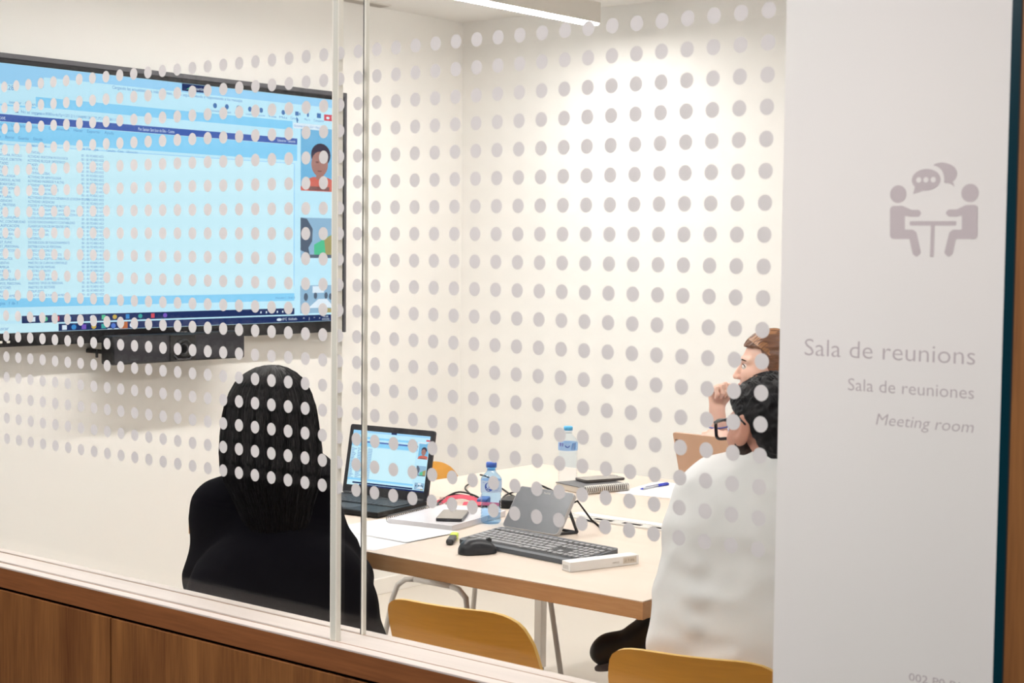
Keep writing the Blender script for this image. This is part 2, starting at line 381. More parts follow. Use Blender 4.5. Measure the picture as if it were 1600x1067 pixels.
# ------------------------------------------------------------------ screen content (shared by the television and the laptop)
C_bg = emi('screen_pale', (196, 237, 254)); C_top = emi('screen_top_blue', (160, 214, 250)); C_strip = emi('screen_strip_blue', (142, 212, 250)); C_light = emi('screen_light', (206, 242, 254))
C_bar = emi('screen_title_bar', (74, 102, 178)); C_ink = emi('screen_ink', (88, 146, 205)); C_inkd = emi('screen_dark_ink', (40, 62, 110)); C_navy = emi('screen_taskbar', (38, 52, 98))
C_whitet = emi('screen_white', (226, 240, 252)); C_red = emi('screen_red', (214, 84, 98)); C_tile = emi('screen_tile_blue', (122, 186, 226)); C_skin = emi('screen_skin', (172, 128, 120)); C_skind = emi('screen_skin_dark', (132, 94, 92))
C_hair = emi('screen_hair', (74, 66, 80)); C_shirt = emi('screen_red_shirt', (212, 112, 100)); C_grey = emi('screen_grey', (92, 104, 122)); C_green = emi('screen_green', (92, 196, 150)); C_lime = emi('screen_tan', (170, 160, 110)); C_orange = emi('screen_orange', (190, 110, 70)); C_pale2 = emi('screen_haze', (150, 186, 214))
def screen_content(scr, to, W, H, full):
    """to(u, v, layer) maps screen fractions (v down) to a point; parts become children of scr"""
    def add(name, mb, m):
        o = put(name, mb, m, scr, world=scr_world)
        if name in ('interface_lettering', 'light_lettering', 'interface_icon', 'code_column', 'description_column', 'file_column', 'video_people', 'video_shade', 'video_table'): o['kind'] = 'stuff'
    scr_world = True if full else False
    def rect(mb, a, b, c, d, l=1): return mb.add([to(a, d, l), to(b, d, l), to(b, c, l), to(a, c, l)], [(0, 1, 2, 3)])
    def disc(mb, cu, cv, ru, rv, l=3, n=20, a0=0, a1=360):
        P = [to(cu+ru*math.cos(math.radians(a0+(a1-a0)*k/n)), cv-rv*math.sin(math.radians(a0+(a1-a0)*k/n)), l) for k in range(n+(0 if a1-a0 == 360 else 1))]
        return mb.add(P, [tuple(range(len(P)))])
    def poly(mb, pts, l=3): return mb.add([to(a, b, l) for a, b in pts], [tuple(range(len(pts)))])
    def txt(mb, s, u, v, h, width=None, l=3, align='L'):
        return mb.text(s, u*W, -v*H, h*H, None if width is None else width*W, lambda x, y: to(x/W, -y/H, l), align)
    # call window strip, browser strip, page
    add('call_toolbar', rect(rect(MB(), 0, 1, 0, .036), 0, .13, .036, .075), C_top)
    add('browser_strip', rect(rect(MB(), .11, .845, .112, .15), 0, .11, .15, .156), C_strip)
    add('page_header', rect(MB(), 0, .861, .216, .285), C_strip)
    add('page_body', rect(MB(), 0, .85, .300, .868), C_light)
    add('page_footer', rect(MB(), 0, .853, .872, .905), C_strip)
    add('title_bar', rect(MB(), 0, .861, .187, .214, 2), C_bar)
    add('scroll_line', rect(rect(MB(), .850, .853, .30, .84, 2), 0, .853, .296, .299, 2), C_top)
    add('remote_taskbar', rect(MB(), .072, .853, .938, .966, 2), C_navy)
    add('taskbar', rect(MB(), .163, 1, .972, 1.0, 2), C_navy)
    add('search_box', rect(rect(MB(), 0, .072, .930, .955, 2), 0, .163, .966, 1.0, 2), C_light)
    add('notification', rect(MB(), .5, .57, .0, .03, 2), C_navy)
    add('leave_button', rect(MB(), .953, .999, .068, .096, 2), C_red)
    add('tooltip', rect(MB(), .848, .961, .118, .142, 3), C_whitet)
    # video tiles
    t = MB(); rect(t, .873, .994, .133, .415, 2); add('video_tile', t, C_tile)
    t = MB(); rect(t, .873, .994, .395, .415, 4); poly(t, [(.873, .415), (.882, .372), (.915, .352), (.965, .352), (.994, .368), (.994, .415)]); add('video_shirt', t, C_shirt)
    t = MB(); disc(t, .942, .252, .034, .052); add('video_hair', t, C_hair)
    t = MB(); disc(t, .938, .293, .029, .056, 4); rect(t, .926, .952, .33, .362, 4); add('video_face', t, C_skin)
    t = MB(); rect(t, .9, .972, .394, .412, 5); disc(t, .929, .285, .006, .004, 5); disc(t, .948, .285, .006, .004, 5); rect(t, .931, .945, .322, .327, 5); add('video_shade', t, C_skind)
    t = MB(); rect(t, .873, .994, .535, .715, 2); add('video_tile', t, C_pale2)
    t = MB(); poly(t, [(.873, .535), (.895, .540), (.915, .585), (.913, .640), (.900, .670), (.905, .70), (.873, .68)]); rect(t, .90, .99, .700, .715, 4); add('video_portrait', t, C_grey)
    t = MB(); poly(t, [(.92, .655), (.965, .62), (.994, .60), (.994, .70), (.92, .70)]); add('video_chair', t, C_green)
    t = MB(); poly(t, [(.955, .63), (.994, .60), (.994, .70), (.96, .70)], 4); add('video_chair', t, C_lime)
    t = MB(); rect(t, .873, .994, .838, .963, 2); add('video_tile', t, C_pale2)
    t = MB(); rect(t, .873, .91, .838, .885); rect(t, .873, .915, .91, .963); disc(t, .892, .89, .007, .018, 4); disc(t, .925, .885, .006, .015, 4); disc(t, .962, .885, .006, .015, 4); disc(t, .978, .89, .006, .015, 4); add('video_people', t, C_grey)
    t = MB(); poly(t, [(.90, .94), (.935, .90), (.965, .90), (.99, .94)], 5); rect(t, .915, .955, .842, .872, 4); add('video_table', t, C_whitet)
    t = MB(); poly(t, [(.95, .963), (.96, .94), (.985, .945), (.985, .963)], 6); add('video_chair', t, C_lime)
    # lettering
    codes = "AC_ACTIV|AC_ANATOMIA_PATOLO|AC_BLOQUE_OBSTETRI|AC_ESTADES|AC_ESTATUS|AC_GLOBAL|AC_HEMATOLOGIA|AC_INGRESOS_ALTAS|AC_LABORATORIO|AC_PRESTACIONES|AC_QUIROFAN|AC_SERV_GRAL|AC_URGENCIAS|CP_AC_PROTESIS|CP_EJ_FUNC|CP_EJ_INGR|CP_FUNC_CONSUMOS|CP_FUNC_CONTABILIDAD|CL_CLASIFICACION|COSTES_PERSONAL|COSTES_GLOBAL|CR_CRITERIOS|DP_DIST_FUNC|DP_DIST_PERSONAL|ING_RESID_ECON|MA_CECOS|MA_CONCEPTOS|MA_CUENTAS|MA_FAMILIA|MA_CLIENTES|MA_ESTADOS|MA_SUBFAMILIAS|MA_TIPOS_PERSONAL|MA_SECTORES|PR_PUESTO|PR_FUNCIONAMIENTO".split('|')
    descr = "ACTIVIDAD|ACTIVIDAD ANATOMIA PATOLOGICA|ACTIVIDAD BLOQUE OBSTETRICO|ESTADES|ESTATUS|ACTIVIDAD GLOBAL|ACTIVIDAD DE HEMATOLOGIA|ACTIVIDAD INGRESOS Y ALTAS|ACTIVIDAD LABORATORIO|ACTIVIDAD PRESTACIONES|ACTIVIDAD QUIROFANOS|ACTIVIDAD SERVICIOS GENERALES (COCINA Y LIMP)|ACTIVIDAD URGENCIAS|COSTES Y ACTIVIDAD DE PROTESIS|COSTES FUNCIONAMIENTO AMORTIZACION|COSTES FUNCIONAMIENTO AMORTIZACION INGR|COSTES FUNCIONAMIENTO CONSUMOS|COSTES FUNCIONAMIENTO CONTABILIDAD|CLASIFICACION DE PACIENTES GRD|COSTES PERSONAL|COSTES PERSONAL|CRITERIOS|DISTRIBUCION DE FUNCIONAMIENTO|DISTRIBUCION DE PERSONAL|INGRESO ECONOMICO|MAESTRO CENTROS DE COSTE|MAESTRO CONCEPTOS RETRIBUTIVOS|MAESTRO DE CUENTAS CONTABLES|MAESTRO DE FAMILIAS|MAESTRO CLIENTES|MAESTRO ESTADOS|MAESTRO DE SUBFAMILIAS|MAESTRO TIPOS DE PERSONAL|MAESTRO DE SECTORES|PRESUPUESTO|PRESUPUESTO DE FUNCIONAMIENTO".split('|')
    n = len(codes); v0, v1 = .326, .866; hh = .0098
    ta, tbm, tcm = MB(), MB(), MB()
    for i in range(n):
        vv = v0+(v1-v0)*i/(n-1)
        if full:
            txt(ta, codes[i], .002, vv, hh, len(codes[i])*.00405); txt(tbm, descr[i], .089, vv, hh, len(descr[i])*.00345)
            txt(tcm, '001 - 001 FICHERO ASCII', .2235, vv, hh, .058)
        else:
            for mb, u0, u1 in ((ta, .006, .006+len(codes[i])*.004), (tbm, .089, .089+len(descr[i])*.0034), (tcm, .2235, .281)):
                rect(mb, u0, u1, vv-.007, vv-.001, 3)
    add('code_column', ta, C_ink); add('description_column', tbm, C_ink); add('file_column', tcm, C_ink)
    if not full: return
    k = MB(); txt(k, 'C\u00f3digo', .002, .300, .012); txt(k, 'Descripci\u00f3n', .091, .300, .012); txt(k, 'Ext File Type', .2235, .300, .011); txt(k, 'Tama\u00f1o   Cant.   Ubicaci\u00f3n', .288, .300, .010)
    txt(k, 'Cargando las actualizaciones m\u00e1s recientes, puede seguir enviando y respondiendo a los mensajes', .306, .052, .013, .376)
    txt(k, '14:28', .028, .096, .019); txt(k, 'Integrar - Origen', .046, .146, .012); txt(k, 'No es seguro', .074, .178, .012); txt(k, 'gescot:8080/ords/f?p=1201:211:11646901264937:::P211_ID:36111', .112, .178, .0115, .203)
    txt(k, 'Proyecto    Utilidades    Integrar    Documentos    Hacer    Exportar    Ayuda', .004, .231, .0115, .305); txt(k, 'N\u00ba Integraciones', .004, .250, .011); txt(k, 'Cerrar    Borrar    Guardar    Detalle', .004, .276, .0115, .122)
    txt(k, 'P\u00e1gina   1 de 1', .010, .894, .012); txt(k, 'Buscar', .012, .989, .014); txt(k, 'Mostrando 1 - 36 de 36', .79, .895, .009); txt(k, 'Cámara', .838, .104, .011); txt(k, 'Micro', .885, .104, .011); txt(k, 'Compartir', .917, .104, .011)
    for i, s in enumerate(['Conversaci\u00f3n', 'Chat', 'Gente', 'Levantar', 'Reaccionar', 'Vista', 'M\u00e1s']): txt(k, s, .585+i*.036, .104, .010, .026)
    txt(k, 'Desactivar c\u00e1mara (Ctrl + May\u00fas + O)', .851, .135, .010, .105, 4)
    add('interface_lettering', k, C_inkd if False else C_ink)
    k = MB()
    for u in (.598, .634, .67, .706, .742, .778, .814): disc(k, u, .078, .006, .011, 3, 14)
    rect(k, .854, .866, .068, .086); poly(k, [(.866, .077), (.871, .07), (.871, .086)]); disc(k, .897, .077, .0035, .011); rect(k, .928, .942, .066, .087)
    poly(k, [(.858, .09), (.866, .108), (.862, .109), (.864, .117), (.860, .117), (.858, .110)])
    rect(k, .004, .018, .132, .148); poly(k, [(.060, .178), (.068, .178), (.064, .164)])
    add('interface_icon', k, emi('screen_icon_ink', (84, 124, 180)))
    k = MB(); txt(k, 'Gescot', .003, .207, .015, l=4); txt(k, 'Parc Sanitari Sant Joan de D\u00e9u - Costos', .376, .207, .013, .102, 4); txt(k, 'Usuario: Gescot', .795, .206, .012, .06, 4); txt(k, 'Starting', .537, .022, .013, l=4); txt(k, 'Salir', .978, .088, .015, .018, 4)
    disc(k, .966, .083, .006, .006, 4); txt(k, '10\u00b0C  Nublado', .812, .991, .011, .05, 4); txt(k, '^   |   \u00b0   \u2022', .882, .991, .010, .06, 4); txt(k, '14:28', .952, .984, .008, .018, 4); txt(k, '30/05/2023', .948, .996, .008, .026, 4)
    disc(k, .802, .987, .008, .006, 4); rect(k, .982, .990, .980, .993, 4)
    for i in range(5): rect(k, .74+i*.018, .744+i*.018, .948, .957, 4)
    for u in (.29, .308): rect(k, u, u+.012, .9975, 1.0, 4)
    add('light_lettering', k, C_whitet)
    cols = [emi('icon_blue', (70, 150, 220)), emi('icon_violet', (128, 96, 200)), emi('icon_yellow', (216, 186, 90)), emi('icon_teal', (70, 176, 170)), emi('icon_sky', (90, 130, 220)), C_orange, C_red, C_green, C_whitet]
    for i, u in enumerate((.178, .202, .228, .254, .280, .306, .331, .357)): put('taskbar_icon', disc(MB(), u, .987, .0065, .010, 4, 14) if i % 2 else rect(MB(), u-.006, u+.006, .978, .996, 4), cols[[8, 0, 1, 2, 3, 4, 5, 8][i]], scr)
    put('taskbar_icon', rect(MB(), .3235, .345, .973, 1., 3), C_orange, scr)
    for i, u in enumerate((.10, .13, .16, .19, .22, .25, .28, .31, .345, .38, .415, .45)): put('taskbar_icon', disc(MB(), u, .952, .006, .009, 4, 12) if i % 2 else rect(MB(), u-.005, u+.005, .943, .961, 4), cols[[8, 7, 6, 0, 2, 8, 7, 2, 0, 3, 6, 1][i]], scr)
    put('notification_mark', poly(MB(), [(.513, .022), (.528, .022), (.528, .008)], 4), C_green, scr)

# ------------------------------------------------------------------ television and conference bar
XT = -2.53; TY0, TY1, TZ0, TZ1 = .776, 2.371, 1.204, 2.101
tv = thing('television', 'large black wall screen showing a shared table and video call', 'television', (XL, (TY0+TY1)/2, TZ0-.05))
M_bez = mat('bezel_black', (10, 9, 14), .4, spec=.25); M_bezg = mat('bezel_grey', (66, 66, 72), .4)
put('back_case', MB().bbox(XL+.02, XT-.012, TY0-.03, TY1+.03, TZ0-.035, TZ1+.02, .006), M_blackp, tv)
put('wall_mount', MB().box(XL, XL+.022, TY0+.4, TY1-.4, TZ0+.2, TZ1-.2), M_blackp, tv)
bz = MB()
for a in [(TY0-.042, TY0-.002, TZ0-.047, TZ1+.03), (TY1+.002, TY1+.042, TZ0-.047, TZ1+.03), (TY0-.002, TY1+.002, TZ1+.001, TZ1+.03), (TY0-.002, TY1+.002, TZ0-.047, TZ0-.001)]:
    bz.bbox(XT-.035, XT+.006, *a, .002)
fr = put('bezel', bz, M_bez, tv)
rim = MB()
for a in [(TY0-.046, TY0-.032, TZ0-.05, TZ1+.034), (TY1+.032, TY1+.046, TZ0-.05, TZ1+.034), (TY0-.04, TY1+.04, TZ1+.0155, TZ1+.034)]:
    rim.bbox(XT-.035, XT+.0105, *a, .003)
put('rim', rim, M_bezg, fr)
put('brand_lettering', MB().text('PHILIPS', 1.571, TZ0-.028, .0095, None, lambda x, y: (XT+.0068, x, y), 'C'), M_white, fr)
put('control_lettering', MB().text('-  - - -  -  +  -', 1.60, TZ0-.042, .004, .16, lambda x, y: (XT+.0068, x, y), 'C'), M_white, fr)
for yy in (.806, .835): put('port', MB().bbox(XT+.004, XT+.0072, yy-.006, yy+.006, TZ0-.034, TZ0-.026, .001), M_white, fr)
put('power_light', MB().box(XT+.0055, XT+.0072, 1.474, 1.478, TZ0-.041, TZ0-.037), emi('led_green', (90, 240, 90)), fr)
scr = put('screen', MB().box(XT-.01, XT, TY0-.002, TY1+.002, TZ0-.001, TZ1+.001), C_bg, tv)
screen_content(scr, lambda u, v, l: (XT+.0002*l, TY0+u*(TY1-TY0), TZ1-v*(TZ1-TZ0)), TY1-TY0, TZ1-TZ0, True)
vb = thing('conference_bar', 'black camera and speaker bar hanging below the large screen', 'speaker bar', (XL, 1.546, 1.075))
XB = -2.44; DY = -.05; DZ = .005
put('body', MB().bbox(XB-.07, XB, 1.195, 1.801, 1.081, 1.184, .008, seg=3), M_blackp, vb)
put('grille', MB().bbox(XB-.004, XB+.0015, 1.201, 1.442, 1.087, 1.177, .001), mat('grille_cloth', (34, 33, 40), .8, bump=.3, bscale=900), vb)
put('grille', MB().bbox(XB-.004, XB+.0015, 1.562, 1.795, 1.087, 1.177, .001), MATS['grille_cloth'], vb)
def disc_x(x, y, z, prof, n=28):
    mb = MB().lathe(prof, n); mb.V = [(x+q[2], y+q[1], z+q[0]) for q in mb.V]; mb.F = [f[::-1] for f in mb.F]; return mb
put('camera_plate', MB().bbox(XB-.002, XB+.004, 1.442, 1.562, 1.083, 1.180, .003), M_gloss, vb)
put('lens', disc_x(XB+.004, 1.502, 1.128, [(.036, 0), (.036, .006), (.030, .010), (.026, .010), (.022, .004), (.001, .004)]), M_blackp, vb)
put('lens_ring', disc_x(XB+.004, 1.502, 1.128, [(.0195, .0042), (.0195, .006), (.0165, .006), (.0165, .0042)]), M_bezg, vb)
put('camera_lip', MB().tube([(XB+.005, 1.460, 1.105), (XB+.008, 1.474, 1.091), (XB+.008, 1.530, 1.091), (XB+.005, 1.544, 1.105)], .003), M_bezg, vb)
put('brand_lettering', MB().text('Yealink', 1.285, 1.095, .009, None, lambda x, y: (XB+.0022, x, y), 'C'), M_bezg, vb)
for yy in (1.215, 1.72): put('bracket', MB().bbox(XL, XB-.065, yy-.015, yy+.015, 1.118, 1.132, .002), M_blackp, vb)
put('screw', MB().tube([(XB-.085, 1.19, 1.135), (XB-.085, 1.19, 1.105)], .005), M_blackp, vb)

# ------------------------------------------------------------------ tables
TT = .735; TX0, TX1, TYN, TYM, TYF = -1.362, .186, .652, 1.432, 2.24
def desk(label, y0, y1, legs, trough):
    t = thing('meeting_table', label, 'table', ((TX0+TX1)/2, (y0+y1)/2, 0), group='pair of meeting tables')
    top = put('tabletop', MB().bbox(TX0, TX1, y0, y1, TT-.003, TT, .0012), M_tabletop, t)
    put('edge_band', MB().bbox(TX0+.0005, TX1-.0005, y0+.0005, y1-.0005, TT-.042, TT-.0028, .0015), M_tableedge, t)
    put('corner_strip', MB().bbox(TX1-.012, TX1, y0-.0003, y0+.012, TT-.042, TT-.003, .0008), M_tableedge, t)
    for x, y in legs:
        put('leg', MB().bbox(x-.016, x+.016, y-.016, y+.016, .012, TT-.042, .002), M_white, t)
        put('foot', MB().lathe([(.014, 0), (.014, .013)], 12, (x, y, 0)), M_darkp, t)
    put('rail', MB().bbox(TX0+.06, TX1-.06, (y0+y1)/2-.015, (y0+y1)/2+.015, TT-.075, TT-.043, .002), M_white, t)
    for yy in (y0+.03, y1-.03): put('bolt', MB().lathe([(.006, TT-.05), (.006, TT-.041)], 10, (TX1-.03, yy, 0)), M_tableedge, t)
desk('pale wood meeting table nearest the glass with keyboard on it', TYN, TYM-.0012, [(TX0+.05, 1.04), (TX1-.05, 1.04)], False)
desk('pale wood meeting table on the far side with large bottle on it', TYM+.0012, TYF, [(TX1-.05, TYM+.10), (TX0+.052, TYF-.042), (TX1-.05, TYF-.042)], False)

tr = thing('cable_tray', 'white slotted cable tray running between the two tables', 'cable tray', (-.27, TYM, TT))
put('body', MB().bbox(-.60, .06, TYM-.036, TYM+.036, TT+.0003, TT+.006, .001), M_white, tr)
put('lid', MB().bbox(-.595, .055, TYM-.003, TYM+.033, TT+.006, TT+.009, .0008), mat('tray_lid', (246, 244, 240), .35), tr)
put('groove', MB().box(-.595, .055, TYM-.032, TYM-.010, TT+.0058, TT+.0062), mat('tray_groove', (214, 210, 204), .5), tr)
for k in range(6): put('slot', MB().box(-.50+k*.097, -.438+k*.097, TYM-.031, TYM-.013, TT+.006, TT+.0066), mat('slot_dark', (30, 24, 20), .8, spec=.1), tr)

# ------------------------------------------------------------------ chairs
def make_chair():
    """origin on the floor under the seat centre, facing +y"""
    c = thing('plywood_chair', 'x', 'chair')
    th = .011
    def hw(z):                                   # half width of the shell at height z
        return .205 + .012*math.sin(max(0, min(1, (z-.46)/.2))*math.pi)
    # back: outline in (x, z), bent around a vertical axis and leaning back
    out = []
    zt = .752; zl = .47
    for x, z in [(-.175, zl), (-.205, .56), (-.207, .62), (-.20, .665), (-.183, .71), (-.155, .74), (-.115, .7525), (0, .7545)]: out.append((x, z))
    def prof(z):                                 # half width for z along the back
        P = [(.42, .15), (.47, .168), (.56, .184), (.62, .186), (.68, .181), (.715, .172), (.735, .159), (.747, .139), (.7525, .115), (.7545, .092)]
        for (a, wa), (b, wb) in zip(P[:-1], P[1:]):
            if z <= b: return wa+(wb-wa)*(z-a)/(b-a)
        return .092
    zs = [.44, .50, .54, .58, .62, .65, .68, .70, .718, .732, .742, .748, .752, .7545]
    nx = 17
    def back_pt(x, z, off):
        t = (z-.46)/.29
        return (x, -.195 - .075*t*t - .02*t + 1.0*x*x + off, z)
    V = []; F = []
    for side in (0, 1):
        for z in zs:
            w_ = prof(z)
            for i in range(nx): V.append(back_pt(-w_+2*w_*i/(nx-1), z, th*side))
    nz = len(zs); N = nx*nz
    for j in range(nz-1):
        for i in range(nx-1):
            a = j*nx+i; F += [(a, a+1, a+1+nx, a+nx), (N+a, N+a+nx, N+a+1+nx, N+a+1)]
    E = []; S_ = [False]*len(F); S_ = [True]*len(F)
    ring = [i for i in range(nx)] + [j*nx+nx-1 for j in range(1, nz)] + [(nz-1)*nx+i for i in range(nx-2, -1, -1)] + [j*nx for j in range(nz-2, 0, -1)]
    mb = MB(); mb.add(V, F, True); mb.mi = 1
    o = 0
    mb.add([V[i] for i in ring]+[V[N+i] for i in ring], [(k, len(ring)+k, len(ring)+(k+1) % len(ring), (k+1) % len(ring)) for k in range(len(ring))])
    put('backrest', mb, [M_ochre, M_ochree], c, world=False)
    # seat
    def seat_pt(u, v, off):
        y = -.20 + .43*v; wv = .182+.028*math.sin(math.pi*min(1, v*1.1)) - .05*max(0, v-.82)**1.2*3; x = (u*2-1)*wv
        z = .427 + .012*abs(u*2-1)**2 + (.016*(1-v/.12)**2 if v < .12 else 0) - (.03*((v-.82)/.18)**2 if v > .82 else 0)
        return (x, y, z+off)
    mb = MB(); nu, nv = 13, 15
    for off, flip in ((0, True), (th, False)):
        V = [seat_pt(i/(nu-1), j/(nv-1), off) for j in range(nv) for i in range(nu)]
        F = [(j*nu+i, j*nu+i+1, (j+1)*nu+i+1, (j+1)*nu+i) for j in range(nv-1) for i in range(nu-1)]
        mb.add(V, [f[::-1] for f in F] if flip else F, True)
    ring = [i for i in range(nu)] + [j*nu+nu-1 for j in range(1, nv)] + [(nv-1)*nu+i for i in range(nu-2, -1, -1)] + [j*nu for j in range(nv-2, 0, -1)]
    mb.mi = 1; A = mb.V[:nu*nv]; B_ = mb.V[nu*nv:2*nu*nv]
    mb.add([A[i] for i in ring]+[B_[i] for i in ring], [(k, (k+1) % len(ring), len(ring)+(k+1) % len(ring), len(ring)+k) for k in range(len(ring))])
    put('seat', mb, [M_ochre, M_ochree], c, world=False)
    for sx in (-1, 1):
        # one bent tube each side: rear leg, rail under the seat, front leg
        put('leg', MB().tube([(sx*.245, -.225, .004), (sx*.214, -.165, .335), (sx*.206, -.150, .38), (sx*.202, -.118, .403), (sx*.197, -.08, .407)], .0095, 10), M_tube, c, world=False)
        put('leg', MB().tube([(sx*.245, .205, .004), (sx*.214, .165, .335), (sx*.206, .152, .38), (sx*.202, .118, .403), (sx*.197, .08, .407)], .0095, 10), M_tube, c, world=False)
        put('side_rail', MB().tube([(sx*.197, -.085, .407), (sx*.197, .085, .407)], .0096, 10), M_tube, c, world=False)
    put('cross_rail', MB().bbox(-.197, .197, -.02, .02, .400, .426, .002), M_tube, c, world=False)
    return c
chair = make_chair(); first = [True]
def place_chair(x, y, rz, label):
    o = chair if first[0] else copy_tree(chair); first[0] = False
    o.location = (x, y, 0); o.rotation_euler = (0, 0, rz); tag(o, label, 'chair', 'ochre plywood chairs around the meeting tables')
place_chair(-.098, .545, math.radians(9), 'ochre plywood chair standing empty by the sill, in front of the table')
place_chair(.482, .535, math.radians(15), 'ochre plywood chair under the man in the pale shirt')
place_chair(-1.31, 1.82, math.radians(-90), 'ochre plywood chair at the table end below the screen, behind laptop')
place_chair(-.868, .488, math.radians(53), 'ochre plywood chair under the woman in the dark coat')
place_chair(-.43, 2.50, math.radians(180), 'ochre plywood chair under the brown-haired woman')

# ------------------------------------------------------------------ things on the tables
def rrect(w_, h_, r, n=5):
    P = []
    for cx, cy, a0 in ((w_/2-r, h_/2-r, 0), (-w_/2+r, h_/2-r, 90), (-w_/2+r, -h_/2+r, 180), (w_/2-r, -h_/2+r, 270)):
        P += [(cx+r*math.cos(math.radians(a0+90*k/n)), cy+r*math.sin(math.radians(a0+90*k/n))) for k in range(n+1)]
    return P
def loft(mb, rings, smooth=False):
    n = len(rings[0]); V = [p for r in rings for p in r]
    F = [(j*n+i, j*n+(i+1) % n, (j+1)*n+(i+1) % n, (j+1)*n+i) for j in range(len(rings)-1) for i in range(n)]
    F += [tuple(range(n))[::-1], tuple((len(rings)-1)*n+i for i in range(n))]
    return mb.add(V, F, smooth)
L0 = dict(world=False)

# black laptop turned to the woman in the coat
lt = thing('laptop', 'open black laptop showing the shared screen', 'laptop', (-1.158, 1.226, TT), math.radians(6.3))
put('base', MB().bbox(-.16, .16, -.232, .008, .003, .018, .003), M_blackp, lt, **L0)
kb = MB()
for r in range(6):
    n = 15 if r else 16
    for k in range(n):
        x0 = -.145+.290*k/n; kb.bbox(x0+.001, x0+.290/n-.001, -.135+r*.0195-.0085+.012, -.135+r*.0195+.0085+.012, .018, .0205, .0006, seg=1)
o = put('keyboard_keys', kb, M_darkp, lt, **L0); o['kind'] = 'stuff'
put('trackpad', MB().bbox(-.05, .05, -.218, -.150, .018, .0186, .0003), M_darkp, lt, **L0)
tl = math.radians(11.5); LH = .205
def lid(x, s_, n_): return (x, .004+s_*math.sin(tl)-n_*math.cos(tl), .018+s_*math.cos(tl)+n_*math.sin(tl))
RL = Matrix(((1, 0, 0), (0, -math.cos(tl), math.sin(tl)), (0, math.sin(tl), math.cos(tl)))).transposed()
lm = MB(); out = rrect(.32, LH+.006, .008)
loft(lm, [[lid(x, y+LH/2+.003, nn) for x, y in out] for nn in (-.008, 0)])
ld = put('lid', lm, mat('laptop_bezel', (34, 34, 40), .35), lt, **L0)
for sx in (-1, 1): put('hinge', MB().tube([(sx*.13-.02, .004, .018), (sx*.13+.02, .004, .018)], .007), M_darkp, lt, **L0)
SW, SH = .292, .168
sm = MB().add([lid(-SW/2, .026, .0004), lid(SW/2, .026, .0004), lid(SW/2, .026+SH, .0004), lid(-SW/2, .026+SH, .0004)], [(0, 1, 2, 3)])
ls = put('screen', sm, C_bg, lt, **L0)
screen_content(ls, lambda u, v, l: lid(-SW/2+u*SW, .026+SH*(1-v), .0004+.00012*l), SW, SH, False)
put('webcam', MB().add([lid(x, LH-.004, .0005) for x in (-.004, .004)]+[lid(x, LH-.001, .0005) for x in (.004, -.004)], [(0, 1, 2, 3)]), M_bezg, ld, **L0)

# taupe laptop before the brown-haired woman
l2 = thing('laptop', 'taupe laptop seen from behind its lid, beyond the man', 'laptop', (-.388, 1.935, TT), math.radians(180-4))
M_taupe = mat('taupe_aluminium', (190, 156, 132), .4, .2)
put('base', MB().bbox(-.163, .163, -.23, .004, .003, .017, .003), M_taupe, l2, **L0)
kb = MB()
for r in range(6):
    for k in range(15): kb.bbox(-.145+.0193*k+.001, -.145+.0193*(k+1)-.001, -.128+r*.0195-.008, -.128+r*.0195+.008, .017, .0192, .0006, seg=1)
o = put('keyboard_keys', kb, M_darkp, l2, **L0); o['kind'] = 'stuff'
tl2 = math.radians(16); LH2 = .195
def lid2(x, s_, n_): return (x, s_*math.sin(tl2)-n_*math.cos(tl2), .017+s_*math.cos(tl2)+n_*math.sin(tl2))
lm = MB(); loft(lm, [[lid2(x, y+LH2/2+.003, nn) for x, y in rrect(.326, LH2+.006, .007)] for nn in (-.007, 0)])
ld2 = put('lid', lm, M_taupe, l2, **L0)
put('screen', MB().add([lid2(-.15, .014, .0005), lid2(.15, .014, .0005), lid2(.15, .188, .0005), lid2(-.15, .188, .0005)], [(0, 1, 2, 3)]), C_bg, l2, **L0)
bd = put('brand_plate', MB().add([lid2(.157, .140, -.0076), lid2(.145, .140, -.0076), lid2(.145, .180, -.0076), lid2(.157, .180, -.0076)], [(0, 1, 2, 3)]), mat('brand_plate', (92, 66, 52), .4), ld2, **L0)
put('brand_lettering', MB().text('Lenovo', 0, 0, .0058, .032, lambda x, y: lid2(.1535-y, .144+x, -.0079)), M_taupe, bd, **L0)
for sx in (-1, 1): put('hinge', MB().tube([(sx*.12-.02, .002, .016), (sx*.12+.02, .002, .016)], .006), M_taupe, l2, **L0)

# room control tablet on its stand
tp = thing('control_tablet', 'dark touch tablet leaning on a wire stand behind the keyboard', 'tablet', (-.507, 1.118, TT), math.radians(-2))
ta_ = math.radians(36); TH = .128
def tab(x, s_, n_): return (x, s_*math.sin(ta_)-n_*math.cos(ta_), .010+s_*math.cos(ta_)+n_*math.sin(ta_))
tm = MB(); loft(tm, [[tab(x, y+TH/2, nn) for x, y in rrect(.196, TH, .011)] for nn in (-.012, -.002, 0)])
put('case', tm, mat('tablet_edge', (170, 170, 172), .3), tp, **L0)
tsm = MB(); loft(tsm, [[tab(x, y+TH/2, nn) for x, y in rrect(.192, TH-.004, .010)] for nn in (0, .0008)])
ts_ = put('screen', tsm, mat('tablet_glass', (98, 101, 108), .28, spec=1.0), tp, **L0)  # base grey lightened to paint in the room's reflection on the glass
put('brand_lettering', MB().text('Yealink', .006, .1135, .006, None, lambda x, y: tab(x, y, .0011), 'C'), M_white, ts_, **L0)
for sx in (-1, 1):
    put('stand_leg', MB().bbox(sx*.088-.006, sx*.088+.006, -.003, .003, 0, .094, .001, R=Matrix.Translation((0, .108, 0)).to_3x3()) if False else MB().tube([tab(sx*.086, .088, -.012), (sx*.088, .098, .004)], .0045, 6), M_darkp, tp, **L0)
